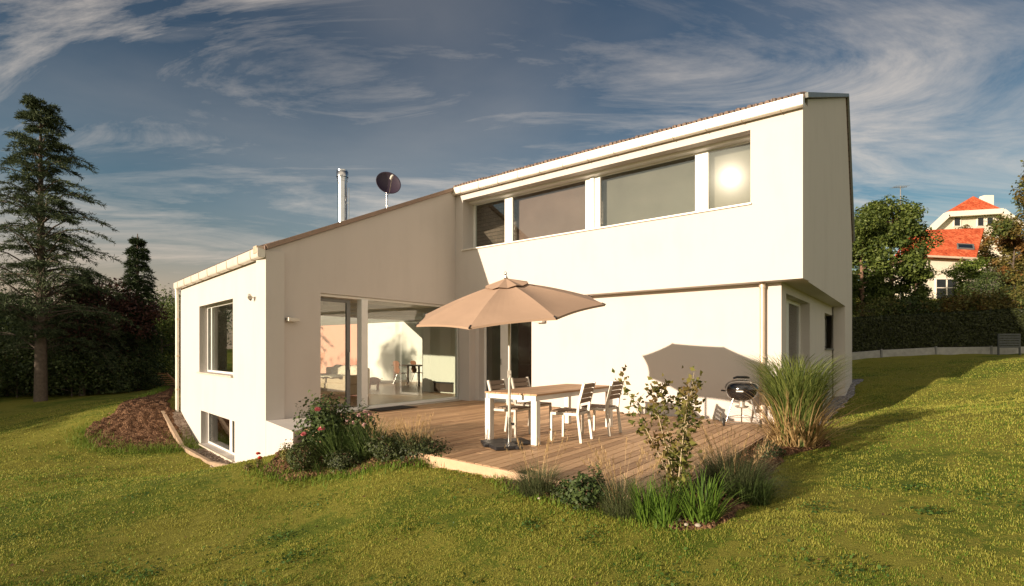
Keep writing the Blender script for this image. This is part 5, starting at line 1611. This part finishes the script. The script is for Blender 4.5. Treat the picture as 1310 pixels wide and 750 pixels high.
lw = empty('low_wall', (HA.x, HA.y, g1(HA.x, HA.y)), 0, 'low pale concrete wall along the foot of the hedge', 'wall')
b = MB(); O_ = HA + hn * .22
ns = 7; sp__ = hl * .82 / ns
for i in range(ns):
    a_ = O_ + hd_ * (sp__ * i + .03); c_ = O_ + hd_ * (sp__ * (i + 1) - .03); za, zb = g1(a_.x, a_.y), g1(c_.x, c_.y)
    b.bar((a_.x, a_.y, za + .05), (c_.x, c_.y, zb + .05), .10, .52)
b.build('panels', M['kerb_grey'], lw, (HA.x, HA.y, g1(HA.x, HA.y)), .01)
for i in range(ns + 1):
    a_ = O_ + hd_ * (sp__ * i) + hn * .03
    MB().box((a_.x, a_.y, g1(a_.x, a_.y) + .06), (.07, .09, .6), math.atan2(hd_.y, hd_.x)).build('post', M['grey_frame'], lw, (HA.x, HA.y, g1(HA.x, HA.y)))
# grey slatted fence field at the end of the hedge
fa = at_depth(1278, 437, 22.3); fpn = empty('fence_panel', (fa.x, fa.y, g1(fa.x, fa.y)), math.atan2(hd_.y, hd_.x), 'grey slatted fence panel in front of the right end of the hedge', 'fence')
b = MB()
M['fence_grey'] = simple('dark_fence_paint', (.06, .068, .07), .6, var=.2)
for i in range(6): b.box((.4, 0, .36 + i * .10), (.8, .02, .075))
b.build('slats', M['fence_grey'], fpn)
for x_ in (0, .8): MB().box((x_, .03, .42), (.05, .05, .95)).build('post', M['fence_grey'], fpn)

M['red_roof'] = earth_mat('red_roof_tiles', (.34, .055, .022), (.50, .095, .038), (.60, .16, .07), 6, .03)
M['cream_wall'] = plaster('cream_wall', (.66, .60, .50))
M['white_trim'] = simple('white_trim', (.75, .71, .62), .6, var=.05)
# outbuilding with red roof
e0 = at_depth(1168, 327, 42); e1 = at_depth(1249, 331, 42); r0_ = at_depth(1168, 297, 45.5); r1_ = at_depth(1259, 294, 45.5)
OB = Vector((e0.x, 42.5, g1(e0.x, 42.5)))
ob = empty('garden_house', OB, 0, 'small neighbouring house with a bright red tiled roof and a skylight', 'house')
zg_ = g1(e1.x, 42.5) - 1.0
dx = (e1 - e0).normalized()
b = MB(); q0_, q1_2 = e0 + Vector((.3, .5, -.05)), e1 + Vector((-.45, .5, -.05))
gab = [(q1_2.x, q1_2.y, q1_2.z), (r1_.x - .6, r1_.y, r1_.z - .12), (r1_.x - .6 + .8, r1_.y + 3.5, e1.z - .1)]
b.quad((q0_.x, q0_.y, zg_), (q1_2.x, q1_2.y, zg_), tuple(q1_2), tuple(q0_))
b.add([(q1_2.x, q1_2.y, zg_), (gab[2][0], gab[2][1], zg_), gab[2], gab[1], gab[0]], [(0, 1, 2, 3, 4)])
b.quad((q0_.x, gab[2][1], zg_), (q0_.x, q0_.y, zg_), tuple(q0_), (q0_.x, gab[2][1], e1.z - .1)); b.quad((gab[2][0], gab[2][1], zg_), (q0_.x, gab[2][1], zg_), (q0_.x, gab[2][1], e1.z - .1), gab[2])
b.build('wall', M['cream_wall'], ob, OB)
b = MB()
for a_, c_, e_, f_ in ((e0, e1, r1_, r0_), (r0_, r1_, r1_ + Vector((.9, 3.8, e1.z - r1_.z)), r0_ + Vector((0, 3.8, e1.z - r1_.z)))):
    pts = [Vector(x) for x in (a_, c_, e_, f_)]; up = Vector((0, 0, .14))
    b.hexa(pts + [x + up for x in pts])
orf = b.build('roof', M['red_roof'], ob, OB)
nrm = (e1 - e0).cross(r0_ - e0).normalized(); nrm = nrm if nrm.z > 0 else -nrm
rt = dx; upv = (r0_ - e0).normalized()
skc = at_depth(1222, 316, 43.0); skc = e0 + rt * ((skc - e0).dot(rt)) + upv * 1.75 + nrm * .25
b = MB(); fw_ = .08
for a_, c_ in ((-.62, .62),):
    for s_2 in (-.45, .45): b.bar(skc + rt * -.65 + upv * s_2, skc + rt * .65 + upv * s_2, fw_, .12, nrm)
    for s_2 in (-.62, .62): b.bar(skc + rt * s_2 - upv * .45, skc + rt * s_2 + upv * .45, fw_, .12, nrm)
sk = b.build('skylight', M['grey_frame'], orf, OB)
pts = [skc - rt * .6 - upv * .43 + nrm * .02, skc + rt * .6 - upv * .43 + nrm * .02, skc + rt * .6 + upv * .43 + nrm * .02, skc - rt * .6 + upv * .43 + nrm * .02]
M['sky_glass'] = simple('dark_window_glass', (.012, .015, .018), .06, var=.1)
MB().hexa([x - nrm * .03 for x in pts] + pts).build('skylight_pane', M['sky_glass'], orf, OB)
b = MB(); b.bar(e0 + Vector((0, -.06, .0)), e1 + Vector((0, -.06, .0)), .14, .14); b.build('gutter', M['copper'], orf, OB)
wc = at_depth(1211, 370, 42.46)
def nwin(c_, w_, h_, par, org, mull=True, y_=None):
    b = MB(); x0, x1 = c_.x - w_ / 2, c_.x + w_ / 2; z0, z1 = c_.z - h_ / 2, c_.z + h_ / 2; Y0 = c_.y
    for p_, s3 in (((c_.x, Y0, z0), (w_ + .12, .1, .09)), ((c_.x, Y0, z1), (w_ + .12, .1, .09)), ((x0, Y0, c_.z), (.09, .1, h_ - .09)), ((x1, Y0, c_.z), (.09, .1, h_ - .09))): b.box(p_, s3)
    if mull: b.box((c_.x, Y0, c_.z), (.08, .09, h_ - .09)); b.box((c_.x, Y0, c_.z + .1), (w_ - .09, .085, .06))
    f_ = b.build('window', M['white_trim'], par, org)
    MB().box((c_.x, Y0 + .02, c_.z), (w_ - .02, .03, h_ - .02)).build('pane', M['sky_glass'], f_, org)
nwin(wc, 1.7, 1.6, ob, OB)
nwin(at_depth(1258, 373, 41.5) + Vector((0, 0.0, 0)), 1.0, .8, ob, OB)
MB().hexa([(at_depth(1243, 0, 41.6).x, 41.56, zg_ - .5), (at_depth(1278, 0, 41.6).x, 41.56, zg_ - .5), (at_depth(1278, 0, 41.6).x, 44, zg_ - .5), (at_depth(1243, 0, 41.6).x, 44, zg_ - .5)] +
          [(at_depth(1243, 0, 41.6).x, 41.56, at_depth(0, 357, 41.6).z), (at_depth(1278, 0, 41.6).x, 41.56, at_depth(0, 357, 41.6).z), (at_depth(1278, 0, 41.6).x, 44, at_depth(0, 354, 41.6).z), (at_depth(1243, 0, 41.6).x, 44, at_depth(0, 354, 41.6).z)]).build('lean_to', M['cream_wall'], ob, OB)
# larger villa behind
VY = 60.0
v_ = lambda px, py, y=VY: at_depth(px, py, y)
VO = Vector((v_(1240, 0).x, VY, g1(50, 60)))
vi = empty('villa', VO, 0, 'large white villa with a red hipped roof behind the small red roofed house', 'house')
zb_ = VO.z - 2
oc = [v_(1186, 300), v_(1186, 296), v_(1213, 274), v_(1279, 270), v_(1300, 284), v_(1300, 300)]
fr_ = [Vector((q.x, VY, q.z)) for q in oc]; fr_[0].z = zb_; fr_[-1].z = zb_
vdep = Vector((.90, 1, 0)).normalized()
bk = [q + vdep * 9 for q in fr_]
n6 = len(fr_)
MB().add(fr_ + bk, [tuple(range(n6)), tuple(range(2 * n6 - 1, n6 - 1, -1))] + [(i, (i + 1) % n6, n6 + (i + 1) % n6, n6 + i) for i in range(n6)]).build('wall', M['cream_wall'], vi, VO)
ap = v_(1245, 251, VY + 2.2); hl_, hr_ = v_(1211, 271, VY - .5), v_(1281, 267, VY - .5); el_, er_ = v_(1180, 300, VY - .5), v_(1308, 287, VY - .5)
ap2 = ap + vdep * 9; hl2, hr2, el2, er2 = [q + vdep * 11 for q in (hl_, hr_, el_, er_)]
b = MB().add([hl_, hr_, ap, ap2, hl2, hr2, el_, er_, el2, er2], [(0, 1, 2), (1, 5, 3, 2), (0, 2, 3, 4), (6, 0, 4, 8), (1, 7, 9, 5), (5, 4, 3)])
vr = b.build('roof', M['red_roof'], vi, VO); vr.modifiers.new("thick", 'SOLIDIFY').thickness = .15
b = MB()
dwn = Vector((0, -.06, -.32))
for a_, c_ in ((el_, hl_), (hl_, hr_), (hr_, er_)): b.bar(a_ + dwn, c_ + dwn, .5, .55)
b.build('eaves_board', M['white_trim'], vr, VO)
cq = v_(1262, 258, VY + 4); b = MB().box((cq.x, cq.y, cq.z), (1.1, .7, 1.3)); b.build('chimney', M['white_trim'], vr, VO)
for px in (1224, 1254, 1266): nwin(Vector((v_(px, 0).x, VY - .05, v_(0, 284).z)), .75, 1.0, vi, VO, False)
# television aerial on a mast
an = at_depth(1152, 300, 40); an0 = Vector((an.x, 40, g1(an.x, 40)))
ae = empty('tv_aerial', an0, 0, 'thin television aerial rising above the right hand tree', 'aerial')
tz = at_depth(0, 238, 40).z
MB().tube([(an.x, 40, an0.z), (an.x, 40, tz)], .035, 8).build('mast', M['grey_frame'], ae, an0)
b = MB(); b.tube([(an.x - .55, 40, tz - .1), (an.x + .6, 40.2, tz - .02)], .018, 6)
for i in range(7): b.tube([(an.x - .5 + i * .17, 39.6 + i * .03, tz - .09 + i * .012), (an.x - .5 + i * .17, 40.4 + i * .03, tz - .07 + i * .012)], .01, 5)
b.build('antenna', M['grey_frame'], ae, an0)
# trees on the right
tree(stand(1141, 31), 7.5, 1.9, 'green_tree', 'leafy green tree right behind the hedge next to the house end', 'garden_tree', .15, 30000, .08, 20, 'bark_red', seed=81, clump=.62)
tree(stand(1103, 30), 6.7, 1.5, 'green_tree', 'smaller green tree with reddish trunks hard by the house end', 'garden_tree', .14, 18000, .18, 14, 'bark_red', seed=82, clump=.62)
tree(stand(1172, 30), 3.6, 1.0, 'green_tree', 'rounded green tree left of the red roof', 'garden_tree', .14, 7000, .15, 10, 'bark_red', seed=83, clump=.65)
tree(stand(1335, 31), 9.6, 2.0, 'green_bush', 'tall tree with reddish foliage at the right edge', 'garden_tree', .15, 15000, .15, 13, seed=84, clump=.62)
tree(stand(1298, 33), 5.2, 1.1, 'autumn', 'yellowing bushy tree left of the tall tree at the right edge', 'garden_tree', .13, 8000, .1, 10, seed=85, clump=.65)
tree(stand(1236, 52), 5.2, 1.5, 'autumn', 'yellowing tree between the two red roofs', 'garden_tree', .2, 5000, .1, 10, seed=86, clump=.65)
tree(stand(1284, 48), 5.6, 1.7, 'autumn', 'yellowish tree in front of the right part of the villa', 'garden_tree', .2, 6000, .1, 10, seed=87, clump=.65)
tree(stand(1240, 39), 3.0, 1.3, 'vine', 'bright green vine like bush in front of the small house', 'vine_bush', .14, 5000, .1, 9, seed=88, clump=.65, cat='bush')
RB_ = [(1120, 29, 1.7, 1.4, 'green_bush'), (1150, 29, 1.6, 1.4, 'dark_bush'), (1205, 30, 1.2, 1.2, 'green_bush'), (1228, 29, 1.7, 1.3, 'autumn'), (1250, 28.5, 1.9, 1.3, 'green_bush'), (1272, 28, 1.8, 1.2, 'autumn'), (1294, 28, 2.0, 1.3, 'green_bush'), (1180, 30, 1.6, 1.3, 'green_bush'), (1262, 33, 2.6, 1.5, 'dark_bush')]
for i, (px, Y_, h_, r_, mt2) in enumerate(RB_):
    lab = ['green bush above the hedge beneath the reddish trunks', 'dark bush above the hedge below the leafy green tree', 'green bush above the hedge under the small house window', 'yellow flecked bush above the hedge below the vine', 'green bush above the hedge right of the vine', 'yellow orange bush above the hedge near the right edge', 'green bush above the hedge at the far right', 'green bush above the hedge under the garden trees', 'dark bush beside the lean-to of the small house'][i]
    tree(stand(px, Y_), h_, r_, mt2, lab, 'garden_bush', .10, 4200, .04, 9, group='bushes above the hedge', clump=.8, seed=100 + i, cat='bush')
# ------------------------------------------------------------------ sun, sky, exposure
world = bpy.data.worlds.new("World"); SC.world = world; world.use_nodes = True
nt = world.node_tree; nt.nodes.clear()
out = nt.nodes.new("ShaderNodeOutputWorld"); bg = nt.nodes.new("ShaderNodeBackground")
sky = nt.nodes.new("ShaderNodeTexSky"); sky.sky_type = 'NISHITA'; sky.sun_disc = False
sky.sun_elevation = rad(SUN_EL); sky.air_density = 1.2; sky.dust_density = 1.2; sky.ozone_density = 2.0
tosun = Vector((-math.sin(rad(SUN_AZ)) * math.cos(rad(SUN_EL)), -math.cos(rad(SUN_AZ)) * math.cos(rad(SUN_EL)), math.sin(rad(SUN_EL))))
sky.sun_rotation = math.atan2(tosun.x, tosun.y)
tc = nt.nodes.new("ShaderNodeTexCoord")
sx = nt.nodes.new("ShaderNodeSeparateXYZ"); L(nt, tc.outputs["Generated"], sx.inputs[0])
# cirrus: the view direction carried up to a flat high layer
zz = N(nt, "ShaderNodeMath", _operation='MAXIMUM'); L(nt, sx.outputs[2], zz.inputs[0]); zz.inputs[1].default_value = 0.0
za = N(nt, "ShaderNodeMath", _operation='ADD'); L(nt, zz.outputs[0], za.inputs[0]); za.inputs[1].default_value = 0.16
dx_ = N(nt, "ShaderNodeMath", _operation='DIVIDE'); L(nt, sx.outputs[0], dx_.inputs[0]); L(nt, za.outputs[0], dx_.inputs[1])
dy_ = N(nt, "ShaderNodeMath", _operation='DIVIDE'); L(nt, sx.outputs[1], dy_.inputs[0]); L(nt, za.outputs[0], dy_.inputs[1])
cv = nt.nodes.new("ShaderNodeCombineXYZ"); L(nt, dx_.outputs[0], cv.inputs[0]); L(nt, dy_.outputs[0], cv.inputs[1])


def cloud(rot, scl, nscale, lo, hi, loc, dist=1.2, rough=.62):
    mp = nt.nodes.new("ShaderNodeMapping"); mp.inputs["Rotation"].default_value = (0, 0, rad(rot)); mp.inputs["Scale"].default_value = scl; mp.inputs["Location"].default_value = loc
    L(nt, cv.outputs[0], mp.inputs[0])
    n_ = N(nt, "ShaderNodeTexNoise", Scale=nscale, Detail=9, Roughness=rough, Distortion=dist); L(nt, mp.outputs[0], n_.inputs["Vector"])
    return ramp(nt, n_.outputs[0], [(lo, (0, 0, 0)), (hi, (1, 1, 1))])


c1 = cloud(38, (.5, 1.25, 1), 1.5, .40, .74, (3.1, 1.2, 0), 1.45, .67)
c2 = cloud(18, (.6, 1.1, 1), 0.9, .34, .56, (7.7, 2.4, 0), .8)
c3 = cloud(62, (.3, 2.2, 1), 2.2, .50, .86, (1.0, 5.0, 0), 1.0)
c2b = N(nt, "ShaderNodeMath", _operation='MULTIPLY_ADD'); L(nt, c2, c2b.inputs[0]); c2b.inputs[1].default_value = .65; c2b.inputs[2].default_value = .35
mu = N(nt, "ShaderNodeMath", _operation='MULTIPLY'); L(nt, c1, mu.inputs[0]); L(nt, c2b.outputs[0], mu.inputs[1])
m3 = N(nt, "ShaderNodeMath", _operation='MULTIPLY'); L(nt, c3, m3.inputs[0]); m3.inputs[1].default_value = .25
m4 = N(nt, "ShaderNodeMath", _operation='MULTIPLY'); L(nt, m3.outputs[0], m4.inputs[0]); L(nt, c2, m4.inputs[1])
ad = N(nt, "ShaderNodeMath", _operation='ADD'); L(nt, mu.outputs[0], ad.inputs[0]); L(nt, m4.outputs[0], ad.inputs[1]); ad.use_clamp = True
def bearing(az, el, width, amp):
    d = (math.sin(rad(az)) * math.cos(rad(el)), math.cos(rad(az)) * math.cos(rad(el)), math.sin(rad(el)))
    q = N(nt, "ShaderNodeVectorMath", _operation='DOT_PRODUCT'); L(nt, tc.outputs["Generated"], q.inputs[0]); q.inputs[1].default_value = d
    r_ = N(nt, "ShaderNodeMapRange"); r_.interpolation_type = 'SMOOTHSTEP'; L(nt, q.outputs["Value"], r_.inputs[0])
    r_.inputs[1].default_value = math.cos(rad(width)); r_.inputs[2].default_value = 1; r_.inputs[3].default_value = 0; r_.inputs[4].default_value = amp
    return r_.outputs[0]


msum = None
for az, el, wd_, am in ((-26, 15, 26, 1.0), (-14, 22, 19, .7), (-7, 27, 14, .5), (3, 23, 18, .8), (33, 17, 20, .8), (27, 27, 16, .45), (-42, 30, 18, .3), (-34, 8, 20, .6)):
    o_ = bearing(az, el, wd_, am)
    if msum is None: msum = o_
    else:
        mm = N(nt, "ShaderNodeMath", _operation='ADD'); L(nt, msum, mm.inputs[0]); L(nt, o_, mm.inputs[1]); msum = mm.outputs[0]
mk = N(nt, "ShaderNodeMath", _operation='MULTIPLY_ADD'); L(nt, msum, mk.inputs[0]); mk.inputs[1].default_value = 1.0; mk.inputs[2].default_value = .06; mk.use_clamp = True
veil = cloud(30, (.7, 1.0, 1), .75, .34, .74, (2.2, 6.1, 0), .5, .5)
vl_ = N(nt, "ShaderNodeMath", _operation='MULTIPLY'); L(nt, veil, vl_.inputs[0]); vl_.inputs[1].default_value = .24
ad2 = N(nt, "ShaderNodeMath", _operation='MAXIMUM'); L(nt, ad.outputs[0], ad2.inputs[0]); L(nt, vl_.outputs[0], ad2.inputs[1]); ad = ad2
fa0 = N(nt, "ShaderNodeMath", _operation='MULTIPLY'); L(nt, ad.outputs[0], fa0.inputs[0]); L(nt, mk.outputs[0], fa0.inputs[1])
fa_ = N(nt, "ShaderNodeMath", _operation='MULTIPLY'); L(nt, fa0.outputs[0], fa_.inputs[0]); fa_.inputs[1].default_value = .9
tint = nt.nodes.new("ShaderNodeMixRGB"); tint.blend_type = 'MULTIPLY'; tint.inputs[0].default_value = 1; L(nt, sky.outputs[0], tint.inputs[1]); tz_ = N(nt, "ShaderNodeMapRange"); tz_.interpolation_type = 'SMOOTHSTEP'; L(nt, sx.outputs[2], tz_.inputs[0]); tz_.inputs[1].default_value = .03; tz_.inputs[2].default_value = .52
tcol = nt.nodes.new("ShaderNodeMixRGB"); L(nt, tz_.outputs[0], tcol.inputs[0]); tcol.inputs[1].default_value = (.40, .44, .44, 1); tcol.inputs[2].default_value = (.08, .165, .22, 1)
L(nt, tcol.outputs[0], tint.inputs[2])
mx = nt.nodes.new("ShaderNodeMixRGB"); L(nt, fa_.outputs[0], mx.inputs[0]); L(nt, tint.outputs[0], mx.inputs[1]); mx.inputs[2].default_value = (3.5, 3.05, 2.6, 1)
wl = N(nt, "ShaderNodeMapRange"); wl.interpolation_type = 'SMOOTHSTEP'; L(nt, sx.outputs[2], wl.inputs[0]); wl.inputs[1].default_value = .26; wl.inputs[2].default_value = -.02; wl.inputs[3].default_value = 0; wl.inputs[4].default_value = 1
wx = N(nt, "ShaderNodeMapRange"); wx.interpolation_type = 'SMOOTHSTEP'; L(nt, sx.outputs[0], wx.inputs[0]); wx.inputs[1].default_value = .1; wx.inputs[2].default_value = -.6; wx.inputs[3].default_value = 0; wx.inputs[4].default_value = .8
wm = N(nt, "ShaderNodeMath", _operation='MULTIPLY'); L(nt, wl.outputs[0], wm.inputs[0]); L(nt, wx.outputs[0], wm.inputs[1])
mw = nt.nodes.new("ShaderNodeMixRGB"); L(nt, wm.outputs[0], mw.inputs[0]); L(nt, mx.outputs[0], mw.inputs[1]); mw.inputs[2].default_value = (2.5, 1.65, 1.15, 1)
mx = mw
# brighter broken cloud added to the unseen sky behind the camera as warm fill
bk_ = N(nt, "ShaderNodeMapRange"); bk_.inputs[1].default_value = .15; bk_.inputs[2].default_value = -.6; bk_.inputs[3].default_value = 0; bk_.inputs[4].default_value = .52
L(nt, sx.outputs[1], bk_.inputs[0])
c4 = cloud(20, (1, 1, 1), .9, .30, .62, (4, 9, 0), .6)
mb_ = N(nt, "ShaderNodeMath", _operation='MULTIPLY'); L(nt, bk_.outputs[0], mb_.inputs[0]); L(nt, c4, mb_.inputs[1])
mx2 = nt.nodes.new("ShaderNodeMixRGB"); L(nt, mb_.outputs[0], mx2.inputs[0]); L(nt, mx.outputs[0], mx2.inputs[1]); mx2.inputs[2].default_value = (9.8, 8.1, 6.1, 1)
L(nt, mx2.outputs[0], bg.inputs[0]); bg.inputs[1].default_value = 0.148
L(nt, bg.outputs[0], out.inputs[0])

sl_ = bpy.data.lights.new("sun", 'SUN'); sl_.energy = 4.8; sl_.angle = rad(0.53); sl_.color = (1.0, .81, .62)
so = bpy.data.objects.new("sun", sl_); COL.objects.link(so)
so.rotation_euler = (-tosun).to_track_quat('-Z', 'Y').to_euler(); so.location = tosun * 60

vs_ = SC.view_settings
SC.display_settings.display_device = 'sRGB'
vs_.view_transform = 'Standard'; vs_.look = 'None'; vs_.exposure = 0.72; vs_.gamma = 1.0; vs_.use_curve_mapping = False
SC.render.engine = 'CYCLES'
cy = SC.cycles
cy.max_bounces = 7; cy.diffuse_bounces = 5; cy.glossy_bounces = 4; cy.transmission_bounces = 6; cy.transparent_max_bounces = 12
cy.use_denoising = True; cy.caustics_reflective = False; cy.caustics_refractive = False
cy.sample_clamp_indirect = 6
bpy.context.view_layer.update()
